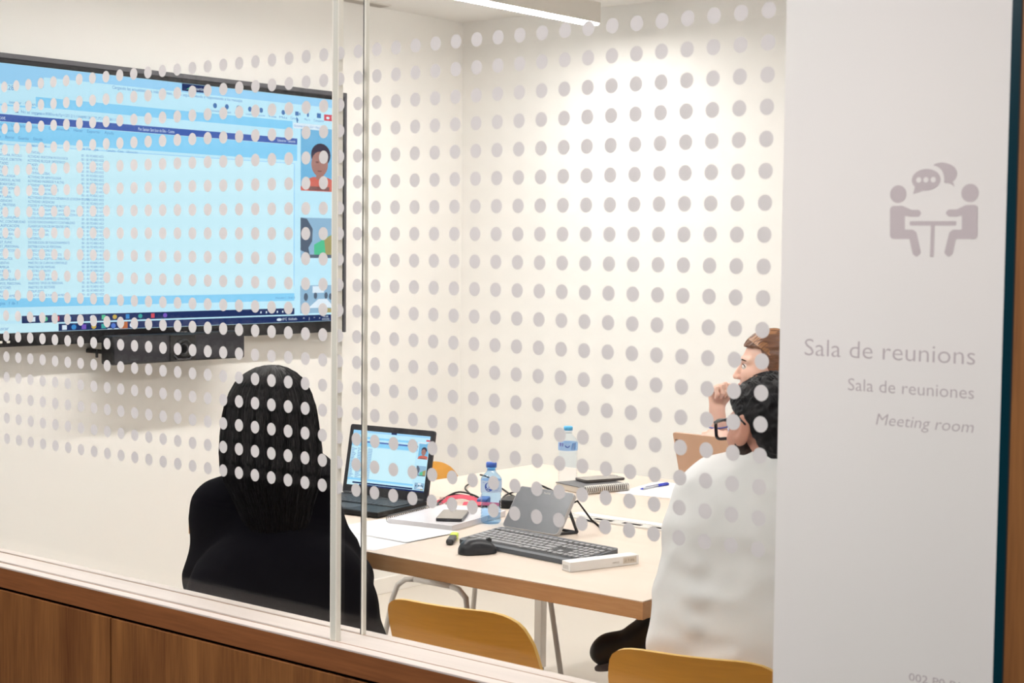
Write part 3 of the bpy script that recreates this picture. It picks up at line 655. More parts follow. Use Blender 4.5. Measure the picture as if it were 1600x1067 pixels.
put('stand_foot', MB().tube([(-.088, .098, .004), (.088, .098, .004)], .004, 6), M_darkp, tp, **L0)
put('stand_foot', MB().tube([(.088, .098, .004), (.060, .01, .005)], .004, 6), M_darkp, tp, **L0)
put('stand_foot', MB().tube([(-.088, .098, .004), (-.060, .01, .005)], .004, 6), M_darkp, tp, **L0)
put('cable', MB().tube([tab(.05, .075, -.013), (.07, .12, .085), (.088, .16, .03), (.10, .19, .004), (.02, .26, .003), (-.08, .29, .003)], .003, 6), M_blackp, tp, **L0)

# full-size keyboard: every key a piece
kbt = thing('keyboard', 'grey full-size computer keyboard near the table edge', 'keyboard', (-.352, .868, TT), math.radians(-5.2))
KD, KW = .160, .418
kz = lambda y: .012+.014*y/KD
m_ = MB(); loft(m_, [[(x, y+KD/2, z0) for x, y in rrect(KW, KD, .012)] for z0 in (.001,)] + [[(x, y+KD/2, kz(y+KD/2)) for x, y in rrect(KW, KD, .012)]])
put('body', m_, mat('keyboard_body', (88, 93, 100), .5), kbt, **L0)
M_key = mat('keyboard_key', (146, 146, 148), .5)
kmesh = {}
def key(x, y, wd, dp=.0148):
    kk = (round(wd, 4), round(dp, 4))
    if kk not in kmesh:
        mb = MB(); w2_, d2 = wd/2-.0011, dp/2
        loft(mb, [[(a, b, 0) for a, b in rrect(2*w2_, 2*d2, .0015, 1)], [(a*.9, b*.86, .0042) for a, b in rrect(2*w2_, 2*d2, .0015, 1)]])
        kmesh[kk] = mb.mesh('key'); kmesh[kk].materials.append(M_key)
    o = bpy.data.objects.new('key', kmesh[kk]); COL.objects.link(o); o.parent = kbt
    o.location = (x, y, kz(y)-.0005); o.rotation_euler = (math.atan2(.014, KD), 0, 0)
put('key_well', MB().add([(-.202, .016, kz(.016)+.0002), (.202, .016, kz(.016)+.0002), (.202, .150, kz(.150)+.0002), (-.202, .150, kz(.150)+.0002)], [(0, 1, 2, 3)]), mat('key_well', (40, 41, 44), .6), kbt, **L0)
U = .0185
rows = [[1]*13+[2], [1.5]+[1]*12+[1.5], [1.75]+[1]*11+[2.25], [2.25]+[1]*10+[2.75], [1.5, 1, 1.5, 6.5, 1.5, 1, 1, 1]]
for r, row in enumerate(rows):
    y = .108-r*U; x = -.200; sc_ = .277/sum(row)
    for k in row:
        key(x+k*sc_/2, y, k*sc_); x += k*sc_
for k in range(16): key(-.200+.0173*(k+.5), .132, .0165, .011)
for r in range(2):
    for k in range(3): key(.089+k*.0175, .108-r*U, .0168)
for x, y in ((.1065, .108-3*U), (.089, .108-4*U), (.1065, .108-4*U), (.124, .108-4*U)): key(x, y, .0168)
for r in range(5):
    for k in range(4): key(.1425+k*.0172, .108-r*U, .0166)
for k in range(7): key(.089+k*.0185, .132, .0165, .011)

# mouse
ms = thing('computer_mouse', 'black wireless mouse in front of the keyboard', 'mouse', (-.437, .822, TT), math.radians(-28))
def mouse_pt(u, v):
    t = -1+2*v; a = math.pi*u
    w_ = .030*(1-abs(t)**3.2)**.5*(1-.12*math.exp(-(t/.35)**2)); hgt = .037*(1-abs((t+.25)/1.25 if t > -.25 else (t+.25)/.75)**2.6)**.6
    return (w_*math.cos(a), t*.052, .002+max(hgt, 0)*math.sin(a)**.75)
put('shell', MB().grid(mouse_pt, 17, 21), mat('mouse_black', (36, 38, 44), .35), ms, **L0)
put('base_plate', MB().add([(x, y, .001) for x, y in [(.030*(1-abs(t)**3.2)**.5*s_, t*.051) for s_, seq in ((1, range(-9, 10)), (-1, range(9, -10, -1))) for t in [q/9.5 for q in seq]]], [tuple(range(38))]), M_blackp, ms, **L0)
put('scroll_wheel', MB().tube([(-.004, .030, .031), (.004, .030, .031)], .007, 14), M_darkp, ms, **L0)

# marker
mk = thing('highlighter', 'black highlighter with lime cap lying by the mouse', 'pen', (-.588, .897, TT), math.radians(34))
put('barrel', MB().bbox(-.010, .010, -.052, .022, .001, .015, .005, seg=3), mat('marker_black', (34, 34, 36), .4), mk, **L0)
put('cap', MB().bbox(-.0105, .0105, .022, .060, .0006, .016, .005, seg=3), mat('marker_lime', (206, 232, 60), .4), mk, **L0)
put('end_plug', MB().bbox(-.006, .006, -.056, -.051, .004, .012, .002), M_darkp, mk, **L0)

# writing pad with spiral and phone
pd = thing('writing_pad', 'thick white spiral pad with a phone on it, between laptop and bottle', 'pad', (-.815, 1.135, TT), math.radians(10))
put('pages', MB().bbox(-.105, .105, -.148, .148, .001, .014, .001), mat('pad_pages', (226, 222, 224), .7), pd, **L0)
put('cover', MB().bbox(-.106, .106, -.149, .149, .014, .0165, .0008), mat('pad_cover', (232, 228, 232), .25), pd, **L0)
put('back_cover', MB().bbox(-.106, .106, -.149, .149, .0002, .001, .0003), M_white, pd, **L0)
sp = MB()
for k in range(30):
    y = -.138+k*.0095; sp.tube([(-.108+.008*math.cos(a), y, .0125+.0105*math.sin(a)) for a in [2*math.pi*q/10 for q in range(10)]], .0011, 5, closed=True)
put('spiral', sp, mat('spiral_wire', (120, 120, 124), .3, .8), pd, **L0)['kind'] = 'stuff'
def phone(label, loc, rz, edge):
    p = thing('smartphone', label, 'phone', loc, math.radians(rz))
    m_ = MB(); loft(m_, [[(x, y, z0) for x, y in rrect(.074*q, .150*q, .009)] for z0, q in ((0, .97), (.002, 1), (.007, 1), (.0085, .985))])
    put('body', m_, edge, p, **L0)
    m_ = MB(); loft(m_, [[(x, y, z0) for x, y in rrect(.071, .147, .008)] for z0 in (.0084, .0089)])
    put('screen', m_, mat('phone_glass', (150, 144, 138), .18), p, **L0)
    put('side_button', MB().bbox(.0365, .038, .01, .03, .003, .006, .0005), edge, p, **L0)
    put('port', MB().bbox(-.005, .005, -.0756, -.0745, .003, .0055, .0005), M_bezg, p, **L0)
    put('lens', MB().lathe([(.003, .0088), (.003, .0092)], 12, (0, .065, 0)), M_gloss, p, **L0)
phone('black smartphone lying on the white spiral pad', (-.773, 1.108, TT+.0168), 33, mat('phone_dark', (38, 38, 44), .3))
phone('grey smartphone lying on the grey spiral notebook', (-.866, 1.936, TT+.0232), -22, mat('phone_grey', (84, 78, 76), .3))

# loose sheets
def sheet(label, x, y, rz, z, w_=.297, h_=.21, marks=None):
    s_ = thing('paper_sheet', label, 'paper', (x, y, TT+z), math.radians(rz))
    def pt(u, v): return ((u-.5)*w_, (v-.5)*h_, .0006+.0012*math.sin(u*3.1)*v)
    m_ = MB().grid(pt, 7, 5); n = 35
    m_.grid(lambda u, v: (pt(u, v)[0], pt(u, v)[1], pt(u, v)[2]-.0005), 7, 5)
    put('leaf', m_, mat('white_paper', (240, 240, 242), .8), s_, **L0)
    if marks:
        put('handwriting', marks, M_darkp, s_, **L0)['kind'] = 'stuff'
mk_ = MB()
for k in range(3): mk_.text(['12.4 %', '350', '4.20'][k], -.135, .05-.02*k, .008, None, lambda x, y: (x, y, .0035))
sheet('white printed sheet under the corner of the other, by the coat sleeve', -.805, .765, 3, 0, marks=mk_)
sheet('white blank sheet overlapping another in front of the spiral pad', -.808, .905, -1, .002)
sheet('white sheet with a blue pen on it, beside the man', -.676, 2.030, 8, 0, .21, .297)
pn = thing('ballpoint_pen', 'blue ballpoint pen lying on the white sheet', 'pen', (-.728, 2.045, TT+.0055), math.radians(1))
put('barrel', MB().tube([(0, -.068, 0), (0, .03, 0)], .0036, 8), mat('pen_clear', (214, 218, 228), .2), pn, **L0)
put('ink_tube', MB().tube([(0, -.05, .0037), (0, .03, .0037)], .0012, 6), mat('pen_ink', (70, 76, 120), .4), pn, **L0)
put('cap', MB().tube([(0, .022, 0), (0, .078, 0), (0, .082, 0)], [.0052, .005, .003], 8), mat('pen_blue', (52, 72, 206), .35), pn, **L0)
put('clip', MB().bbox(.002, .010, .03, .075, -.001, .002, .0008), MATS['pen_blue'], pn, **L0)
put('tip', MB().tube([(0, -.082, 0), (0, -.068, 0)], [.001, .0036], 8), MATS['pen_blue'], pn, **L0)

# grey spiral notebook
nb = thing('spiral_notebook', 'grey spiral notebook with a phone on it beside the large bottle', 'notebook', (-.855, 1.880, TT), math.radians(-17))
put('pages', MB().bbox(-.074, .072, -.090, .090, .001, .019, .001), mat('notebook_pages', (222, 210, 196), .8), nb, **L0)
put('ring_gap_strip', MB().box(.0722, .0735, -.088, .088, .002, .018), mat('ring_gap_shade', (96, 80, 68), .7), nb, **L0)  # added strip, coloured dark for the shaded gaps between the rings
put('cover', MB().bbox(-.076, .076, -.092, .092, .019, .0215, .0008), mat('notebook_cover', (108, 106, 108), .5), nb, **L0)
put('back_cover', MB().bbox(-.076, .076, -.092, .092, .0002, .0012, .0004), mat('notebook_back', (150, 120, 90), .6), nb, **L0)
sp = MB()
for k in range(22):
    y = -.084+k*.008; sp.tube([(.076+.009*math.cos(a), y, .0145+.0125*math.sin(a)) for a in [2*math.pi*q/10 for q in range(10)]], .0017, 5, closed=True)
put('spiral', sp, mat('spiral_white', (240, 236, 230), .35, .0), nb, **L0)['kind'] = 'stuff'

# slim white box
bx_ = thing('carton', 'slim white pen carton with small print at the table edge', 'box', (-.103, .892, TT), math.radians(-18))
put('body', MB().bbox(-.018, .018, -.102, .102, .0005, .024, .0012), mat('white_card', (242, 240, 238), .5), bx_, **L0)
put('flap_seam', MB().box(-.0182, .0182, .094, .0945, .001, .0242), mat('seam_grey', (206, 200, 194), .6), bx_, **L0)
put('label_patch', MB().add([(.01815, .054, .006), (.01815, .094, .006), (.01815, .094, .021), (.01815, .054, .021)], [(0, 1, 2, 3)]), mat('label_beige', (214, 204, 190), .6), bx_, **L0)
put('print', MB().text('21 9 006', .058, .010, .0065, .030, lambda x, y: (.01835, x, y)).text('OFFICE', .022, .009, .004, .02, lambda x, y: (.01835, x, y)), mat('print_brown', (120, 104, 84), .6), bx_, **L0)
put('print', MB().text('||||||', -.012, .008, .008, .020, lambda x, y: (x, -.1022, y)), mat('print_grey', (130, 126, 122), .6), bx_, **L0)

# bottles
M_pet = glassy('pet_bottle', (.93, .97, 1.0), 1.25, .05, 1.3)
M_petb = glassy('pet_bottle_blue', (.66, .83, .985), 1.3, .05, 1.6)
M_petn = glassy('pet_neck_blue', (.35, .66, .95), 1.3, .05, 1.5)
def bottle(label, x, y, R, H, neck, capm, body, labm, lab0, lab1, mark):
    b = thing('water_bottle', label, 'bottle', (x, y, TT))
    P = [(.4*R, .001), (.85*R, .001), (R, .008)]
    z = .012
    while z < lab0-.006:
        P += [(R*.985, z), (R*.93, z+.003), (R*.985, z+.006)]; z += .0085
    P += [(R, lab0), (R, lab1)]
    zs = neck
    for k in range(1, 9):
        t = k/8; P.append((R*(1-t)**.0+(.0125-R)*(t*t*(3-2*t)), lab1+(zs-lab1)*t))
    put('body', MB().lathe(P, 28), body, b, **L0)
    put('neck', MB().lathe([(.0125, zs), (.0125, H-.015), (.0155, H-.0148), (.0155, H-.0125), (.0122, H-.012), (.0122, H-.006)], 20), M_petn if body is M_petb else body, b, **L0)
    put('cap', MB().lathe([(.0148, H-.0135), (.0152, H-.003), (.0135, H), (.002, H)], 24), capm, b, **L0)
    put('label_wrap', MB().lathe([(R+.0004, lab0+.002), (R+.0004, lab1-.002)], 28), labm, b, **L0) if False else None
    def cyl(u, z_, off=.0007): a = u/R; return ((R+off)*math.cos(a), (R+off)*math.sin(a), z_)
    wrap = MB().grid(lambda u, v: cyl((u-.5)*2*math.pi*R, lab0+.002+(lab1-lab0-.004)*v), 36, 3)
    lw = put('label_wrap', wrap, labm, b, **L0)
    return b, lw, cyl
face = math.atan2(-2.17-1.18, 2.11+.69)
b1, lw, cyl = bottle('small blue-capped water bottle beside the tablet', -.695, 1.182, .0292, .172, .150, mat('cap_blue', (44, 92, 186), .4), M_petb, film('label_clear_white', (226, 232, 240), .5), .088, .125, 0)
fa = face*.0292
def arc(u0, z0, r0, a0, a1, n=20, w_=.0):
    return [(u0+r0*math.cos(math.radians(a0+(a1-a0)*k/n)), z0+r0*math.sin(math.radians(a0+(a1-a0)*k/n))) for k in range(n+1)]
M_lb = mat('label_blue', (54, 84, 170), .5)
cres = arc(fa-.006, .106, .0125, 110, 350) + arc(fa-.004, .1095, .0095, 350, 110)
put('crest', MB().add([cyl(u, z_, .0012) for u, z_ in cres], [tuple(range(len(cres)))]), M_lb, lw, **L0)
put('crest', MB().text('A', fa-.008, .1015, .009, .007, lambda x, y: cyl(x, y, .0012)).add([cyl(u, z_, .0012) for u, z_ in [(fa-.013, .0985), (fa-.001, .0985), (fa-.001, .1005), (fa-.013, .1005)]], [(0, 1, 2, 3)]), M_lb, lw, **L0)
put('fine_print', MB().text('agua mineral', fa+.011, .101, .003, .014, lambda x, y: cyl(x, y, .0012)).text('natural', fa+.011, .096, .003, .01, lambda x, y: cyl(x, y, .0012)).text('33 cl', fa-.026, .116, .003, .007, lambda x, y: cyl(x, y, .0012)), M_lb, lw, **L0)
b2, lw2, cyl2 = bottle('large clear water bottle with sky-blue cap beside the notebook', -.980, 1.912, .0315, .192, .170, mat('cap_sky', (80, 180, 232), .4), M_pet, film('label_sky', (176, 206, 240), .5), .112, .142, 0)
fb = math.atan2(-2.17-1.91, 2.11+.98)*.0315
put('label_mark', MB().add([cyl2(u, z_, .0012) for u, z_ in [(fb-.030, .128), (fb-.016, .128), (fb-.016, .139), (fb-.030, .139)]], [(0, 1, 2, 3)]), mat('label_violet', (112, 92, 190), .5), lw2, **L0)
put('label_mark', MB().add([cyl2(u, z_, .0012) for u, z_ in arc(fb-.002, .132, .008, 180, 360)], [tuple(range(21))]), M_lb, lw2, **L0)
put('label_mark', MB().add([cyl2(u, z_, .0012) for u, z_ in [(fb+.010, .118), (fb+.026, .118), (fb+.028, .139), (fb+.014, .139)]], [(0, 1, 2, 3)]), mat('label_azure', (96, 160, 226), .5), lw2, **L0)

# cables, lanyard and plugs behind the bottle
def spline(pts, n=10):
    P = [Vector(p) for p in pts]; Q = []
    for i in range(len(P)-1):
        a, b, c, d = P[max(i-1, 0)], P[i], P[i+1], P[min(i+2, len(P)-1)]
        for k in range(n):
            t = k/n; Q.append(.5*((2*b)+(c-a)*t+(2*a-5*b+4*c-d)*t*t+(3*b-a-3*c+d)*t**3))
    return Q+[P[-1]]
def cable(label, pts, r=.0028):
    P = spline([(x, y, TT+z) for x, y, z in pts]); return tag(put('cable', MB().tube(P, r, 8), M_blackp, None, loc=P[0]), label, 'cable', 'black cables tangled behind the small bottle')
cable('black cable arching low from the laptop hinge to the small bottle', [(-1.0, 1.29, .004), (-1.02, 1.36, .018), (-1.02, 1.42, .026), (-.96, 1.43, .018), (-.90, 1.39, .005), (-.86, 1.33, .004)])
cable('thin black cable doubled along the arch near the laptop hinge', [(-.985, 1.275, .003), (-1.04, 1.37, .008), (-1.05, 1.43, .014), (-.98, 1.45, .010), (-.91, 1.41, .004), (-.87, 1.37, .003)], .0022)
cable('black cable rising in a loop to the left of the small bottle', [(-1.25, 1.76, .004), (-1.21, 1.72, .012), (-1.17, 1.62, .004), (-1.08, 1.535, .003), (-.99, 1.46, .003), (-.91, 1.40, .003)])
cable('black cable trailing across the table behind the small bottle', [(-1.24, 1.775, .020), (-1.20, 1.77, .016), (-1.12, 1.72, .004), (-1.06, 1.675, .003), (-.99, 1.62, .003), (-.91, 1.56, .003), (-.85, 1.47, .003)])
cable('black cable curled behind the upper corner of the tablet', [(-.83, 1.40, .003), (-.91, 1.49, .006), (-.95, 1.565, .010), (-.94, 1.61, .014), (-.88, 1.60, .010), (-.80, 1.55, .004)])
cable('black cable running from the tablet towards the grey notebook', [(-1.0, 1.745, .003), (-1.01, 1.80, .006), (-.95, 1.775, .003), (-.89, 1.735, .003), (-.80, 1.70, .003)], .0035)
ly = thing('lanyard', 'red printed lanyard ribbon lying behind the phone', 'lanyard', (-.98, 1.36, TT))
def ribbon(pts, w_):
    P = spline(pts, 8); V = []
    for i, p in enumerate(P):
        t = (P[min(i+1, len(P)-1)]-P[max(i-1, 0)]).normalized(); n_ = Vector((-t.y, t.x, .5)).normalized()
        V += [p-n_*w_/2, p+n_*w_/2, p+n_*w_/2+Vector((0, 0, .001)), p-n_*w_/2+Vector((0, 0, .001))]
    F = [(4*i+k, 4*i+(k+1) % 4, 4*i+4+(k+1) % 4, 4*i+4+k) for i in range(len(P)-1) for k in range(4)]
    return MB().add(V, F, False)
put('ribbon', ribbon([(-1.005, 1.305, TT+.006), (-1.01, 1.355, TT+.014), (-.985, 1.395, TT+.018), (-.94, 1.40, TT+.012), (-.895, 1.375, TT+.006)], .020), mat('red_ribbon', (214, 62, 88), .6), ly)
put('ribbon', ribbon([(-.94, 1.345, TT+.008), (-.91, 1.36, TT+.010), (-.86, 1.40, TT+.008), (-.82, 1.43, TT+.006)], .016), MATS['red_ribbon'], ly)
put('ribbon_print', MB().text('SJD', 0, 0, .010, .022, lambda x, y: (-1.012+x*.2+y*.3, 1.318+x, TT+.015+y*.9)), M_white, ly)
pl = thing('adapter_plug', 'blue cable adapter beside the small bottle', 'adapter', (-.915, 1.41, TT), math.radians(30))
put('body', MB().bbox(-.016, .016, -.030, .030, .001, .022, .004), mat('adapter_blue', (78, 110, 170), .45), pl, **L0)
put('connector', MB().bbox(-.007, .007, .030, .044, .006, .016, .001), M_tube, pl, **L0)
pl = thing('power_adapter', 'black power adapter between the small bottle and the tablet', 'adapter', (-.835, 1.44, TT), math.radians(25))
put('body', MB().bbox(-.024, .024, -.048, .048, .001, .026, .005), M_blackp, pl, **L0)
put('plug', MB().tube([(0, .048, .012), (0, .07, .012)], .005), M_blackp, pl, **L0)

# ------------------------------------------------------------------ people: smooth-union solids turned into one surface
def v3(*a): return np.array(a, float)
class Solid:
    """signed-distance solid on a grid; parts blend with radius k"""
    def __init__(s, lo, hi, h):
        s.lo = np.array(lo, float); s.h = h; s.n = np.ceil((np.array(hi)-s.lo)/h).astype(int)+1
        s.V = np.full(tuple(s.n), .5)
    def sub(s, lo, hi, m):
        a = np.maximum(np.floor((np.array(lo)-m-s.lo)/s.h).astype(int), 0); b = np.minimum(np.ceil((np.array(hi)+m-s.lo)/s.h).astype(int)+1, s.n)
        if np.any(b <= a): return None, None
        sl = tuple(slice(i, j) for i, j in zip(a, b))
        G = np.stack(np.meshgrid(*[s.lo[i]+s.h*np.arange(a[i], b[i]) for i in range(3)], indexing='ij'), -1)
        return sl, G
    def mix(s, sl, D, k, cut=False):
        A = s.V[sl]
        if cut: A2 = -A; 
        else: A2 = A
        if k <= 0: R = np.minimum(A2, D)
        else:
            q = np.clip(.5+.5*(A2-D)/k, 0, 1); R = A2*(1-q)+D*q-k*q*(1-q)
        s.V[sl] = -R if cut else R
    def cap(s, a, b, ra, rb, k=.02, sc=(1, 1, 1), cut=False):
        a = np.array(a, float); b = np.array(b, float); sc = np.array(sc, float); m = max(ra, rb)
        sl, G = s.sub(np.minimum(a, b)-m/np.minimum(sc, 1), np.maximum(a, b)+m/np.minimum(sc, 1), k+3*s.h)
        if sl is None: return s
        p = (G-a)*sc; d = (b-a)*sc; t = np.clip((p@d)/max(d@d, 1e-9), 0, 1)
        s.mix(sl, (np.linalg.norm(p-t[..., None]*d, axis=-1)-(ra+(rb-ra)*t))/max(1, sc.max()**.5), k, cut); return s
    def ell(s, c, r, k=.02, M=None, cut=False):
        c = np.array(c, float); r = np.array(r, float); m = r.max()
        sl, G = s.sub(c-m, c+m, k+3*s.h)
        if sl is None: return s
        p = G-c
        if M is not None: p = p@np.array(M).T          # rows of M: the ellipsoid's own axes
        q = p/r; n = np.linalg.norm(q, axis=-1); g = np.linalg.norm(p/(r*r), axis=-1)
        s.mix(sl, np.where(g > 1e-6, n*(n-1)/np.maximum(g, 1e-6), -r.min()), k, cut); return s
    def clip(s, n, d, k=.004):
        """keep the side where p.n < d"""
        sl, G = s.sub(s.lo, s.lo+s.h*s.n, 0); s.V = -np.minimum(-s.V, -(G@np.array(n, float)-d)) if k <= 0 else np.maximum(s.V, G@np.array(n, float)-d); return s
    def field(s, fn):
        sl, G = s.sub(s.lo, s.lo+s.h*s.n, 0); s.V = s.V+fn(G); return s
    def mesh(s):
        V, n, h = s.V, s.n, s.h
        c = tuple(n-1); acc = np.zeros(c+(3,)); cnt = np.zeros(c)
        S_ = V < 0; crossings = []
        for ax in range(3):
            a = [slice(None)]*3; b = [slice(None)]*3; a[ax] = slice(0, -1); b[ax] = slice(1, None)
            va, vb_ = V[tuple(a)], V[tuple(b)]; X = S_[tuple(a)] != S_[tuple(b)]
            idx = np.argwhere(X); t = va[X]/(va[X]-vb_[X]); pos = idx.astype(float); pos[:, ax] += t
            o1, o2 = [i for i in range(3) if i != ax]
            for d1 in (0, 1):
                for d2 in (0, 1):
                    ci = idx.copy(); ci[:, o1] -= d1; ci[:, o2] -= d2
                    ok = np.all(ci >= 0, 1) & np.all(ci < np.array(c), 1)
                    np.add.at(acc, tuple(ci[ok].T), pos[ok]); np.add.at(cnt, tuple(ci[ok].T), 1)
            crossings.append((ax, o1, o2, idx, S_[tuple(a)][X]))
        cells = np.argwhere(cnt > 0); ids = -np.ones(c, int); ids[tuple(cells.T)] = np.arange(len(cells))
        P = acc[tuple(cells.T)]/cnt[tuple(cells.T)][:, None]*h+s.lo
        F = []
        for ax, o1, o2, idx, ins in crossings:
            ok = (idx[:, o1] > 0) & (idx[:, o2] > 0) & (idx[:, o1] < n[o1]-1) & (idx[:, o2] < n[o2]-1)
            I = idx[ok]; f = ins[ok]; q = []
            for d1, d2 in ((1, 1), (0, 1), (0, 0), (1, 0)):
                ci = I.copy(); ci[:, o1] -= d1; ci[:, o2] -= d2; q.append(ids[tuple(ci.T)])
            q = np.stack(q, 1); flip = f if ax != 1 else ~f
            q[~flip] = q[~flip][:, ::-1]; F.append(q)
        return P, np.concatenate(F)
def frame(origin, f):
    f = Vector(f).normalized(); r = f.cross(Vector((0, 0, 1))).normalized(); u = r.cross(f)
    M = np.array([tuple(r), tuple(f), tuple(u)]); O = np.array(origin, float)
    return lambda P: np.asarray(P, float)@M + O          # local (right, forward, up) -> world
def person_part(name, pieces, m, parent, smooth=True, it=0):
    V = []; F = []; o = 0
    for P, Q in pieces:
        V.append(P); F.append(Q+o); o += len(P)
    V = np.concatenate(V); F = np.concatenate(F)
    me = bpy.data.meshes.new(name); me.from_pydata(V.tolist(), [], F.tolist()); me.update(); me.polygons.foreach_set('use_smooth', [True]*len(me.polygons))
    o = put(name, me, m, parent)
    if it:
        md = o.modifiers.new('smooth', 'SMOOTH'); md.iterations = it; md.factor = .5
    return o
def head_solid(h=.0036, k=.012, lips=True, ear=True):
    s = Solid((-.105, -.13, -.205), (.105, .135, .135), h)
    s.ell((0, -.012, .026), (.075, .094, .086), .02).ell((0, .034, -.034), (.058, .058, .076), .03)
    s.cap((0, .060, -.094), (0, .066, -.092), .020, .020, .02)
    for x in (-1, 1):
        s.cap((x*.050, .0, -.058), (x*.016, .062, -.092), .020, .018, .02)
        s.ell((x*.036, .060, -.024), (.026, .026, .024), .02)
        s.cap((x*.012, .083, .020), (x*.044, .066, .022), .013, .011, .012)
        s.ell((x*.031, .103, .001), (.014, .018, .009), .010, cut=True)
    s.cap((0, .086, .010), (0, .107, -.034), .0075, .0105, .010)
    for x in (-1, 1): s.ell((x*.011, .098, -.037), (.0085, .010, .0075), .006)
    if lips:
        s.cap((-.017, .086, -.0605), (.017, .086, -.0605), .006, .006, .008).cap((-.014, .085, -.0705), (.014, .085, -.0705), .0068, .0068, .008)
        s.cap((-.02, .0985, -.0655), (.02, .0985, -.0655), .0022, .0022, .004, cut=True)
    if ear:
        for x in (-1, 1):
            EM = np.array([(1, -.35*x, 0), (.35*x, .95, .30), (0, -.30, .95)]); s.ell((x*.086, -.014, -.004), (.0085, .023, .036), .006, EM); s.ell((x*.096, -.007, .002), (.008, .011, .020), .006, EM, cut=True)
    s.cap((0, -.018, -.06), (0, -.038, -.20), .052, .057, .03)
    return s
def hand_solid(s, wrist, d, palm, thumb, curl=(.5, .6, .4), k=.004, sz=1., spread=0.):
    wrist, d, palm, thumb = [np.array(q, float) for q in (wrist, d, palm, thumb)]
    d /= np.linalg.norm(d); palm -= d*(palm@d); palm /= np.linalg.norm(palm); thumb -= d*(thumb@d)+palm*(thumb@palm); thumb /= np.linalg.norm(thumb)
    for i, (off, ln) in enumerate(((.029, .95), (.010, 1.06), (-.009, 1.0), (-.027, .80))):
        kn = wrist+d*(.086-.006*abs(i-1))*sz+thumb*off*sz
        s.cap(wrist+thumb*off*.55*sz, kn, .0145*sz, .0115*sz, .010)
        p = kn; a = 0.
        for j, (L, r0, r1) in enumerate(((.044, .0098, .0090), (.027, .0088, .0080), (.021, .0080, .0066))):
            a += curl[j]; q = p+(d*math.cos(a)+palm*math.sin(a)+thumb*spread*off*10)*L*ln*sz
            s.cap(p, q, r0*sz, r1*sz, k); p = q
    t0 = wrist+d*.022*sz+thumb*.024*sz; t1 = t0+(d*.62+thumb*.62+palm*.35)*.042*sz; t2 = t1+(d*.80+thumb*.05+palm*.6)*.032*sz; t3 = t2+(d*.7-thumb*.35+palm*.6)*.024*sz
    s.cap(t0, t1, .015*sz, .0115*sz, .010).cap(t1, t2, .0112*sz, .0098*sz, .004).cap(t2, t3, .0095*sz, .0072*sz, .004)
    return s
def crease(P, amp, seed, sx=9., stretch=(1, 1, 2.2)):
    """cloth folds: push points of a (n, 3) array with ridged noise"""
    st = Vector(stretch); return np.array([amp*(1-2*abs(mnoise.noise(Vector((p[0]*st.x, p[1]*st.y, p[2]*st.z))*sx+Vector((seed, seed*1.7, 0))))) for p in P])
def displaced(s, amp, seed, sx=9., stretch=(1, 1, 2.2), tf=None):
    P, F = s.mesh(); e1 = P[F[:, 1]]-P[F[:, 0]]; e2 = P[F[:, 2]]-P[F[:, 0]]; fn = np.cross(e1, e2); N = np.zeros_like(P)
    for k in range(4): np.add.at(N, F[:, k], fn)
    N /= np.maximum(np.linalg.norm(N, axis=1), 1e-9)[:, None]
    return P+N*crease(P, amp, seed, sx, stretch)[:, None], F
def xf(PF, T): return T(PF[0]), PF[1]
def strands(mb, fn, n, segs, r, rnd, jit=.004):
    for _ in range(n):
        th = fn(None, None, rnd); pts = []
        for i in range(segs):
            q = fn(th, i/(segs-1), rnd); pts.append(q)
        mb.tube(pts, [r*(1-.6*i/(segs-1)) for i in range(segs)], 4, cap=False)

M_skin = mat('skin', (222, 180, 162), .5, subsurf=.15, var=.04, vscale=30)
M_skinm = mat('skin_tan', (208, 152, 132), .5, subsurf=.15, var=.05, vscale=30)
M_eye = mat('eye_white', (230, 224, 220), .25); M_iris = mat('iris_brown', (58, 40, 32), .2); M_lip = mat('lip', (188, 112, 104), .45)
M_brow = mat('brow', (70, 48, 38), .7)
M_hairb = mat('black_hair', (9, 7, 11), .45, spec=.2, bump=.5, bscale=40, stretch=(6, 6, .35))
M_hairm = mat('dark_hair', (16, 14, 19), .55, spec=.25, bump=.5, bscale=60, stretch=(2, 2, 1))
M_hairc = mat('chestnut_hair', (98, 62, 40), .42, bump=.5, bscale=50, stretch=(1, 1, 5), var=.35, vscale=30)
M_coat = mat('black_wool', (8, 7, 14), .9, spec=.06, bump=.12, bscale=300)
M_shirt = mat('pale_linen', (236, 235, 234), .85, bump=.10, bscale=500)
M_trou = mat('dark_trousers', (14, 13, 18), .9, spec=.15)
M_boot = mat('black_leather', (16, 9, 14), .4, spec=.3)
def eyes_and_brows(parent, T, browm=M_brow):
    for x in (-1, 1):
        e = Solid((x*.031-.018, .06, -.016), (x*.031+.018, .102, .018), .0018).ell((x*.031, .0775, .001), (.0135, .0135, .0115), 0)
        person_part('eye', [xf(e.mesh(), T)], M_eye, parent)
        ir = Solid((x*.031-.009, .082, -.010), (x*.031+.009, .098, .012), .0014).ell((x*.031, .0868, .0005), (.0056, .005, .0056), 0)
        person_part('iris', [xf(ir.mesh(), T)], M_iris, parent)
        ld_ = MB().tube([tuple(T(v3(x*(.031+.015*math.cos(a)), .0885-.007*abs(math.cos(a))**2, .001+.0095*math.sin(a)))) for a in [math.pi*k/8 for k in range(9)]], .0016, 6)
        put('eyelid', ld_, browm, parent)
        b = MB().tube([tuple(T(v3(x*q[0], q[1], q[2]))) for q in ((.013, .0975, .019), (.024, .0965, .0245), (.036, .091, .026), (.047, .078, .0215))], [.0022, .0030, .0026, .0012], 6)
        put('eyebrow', b, browm, parent)

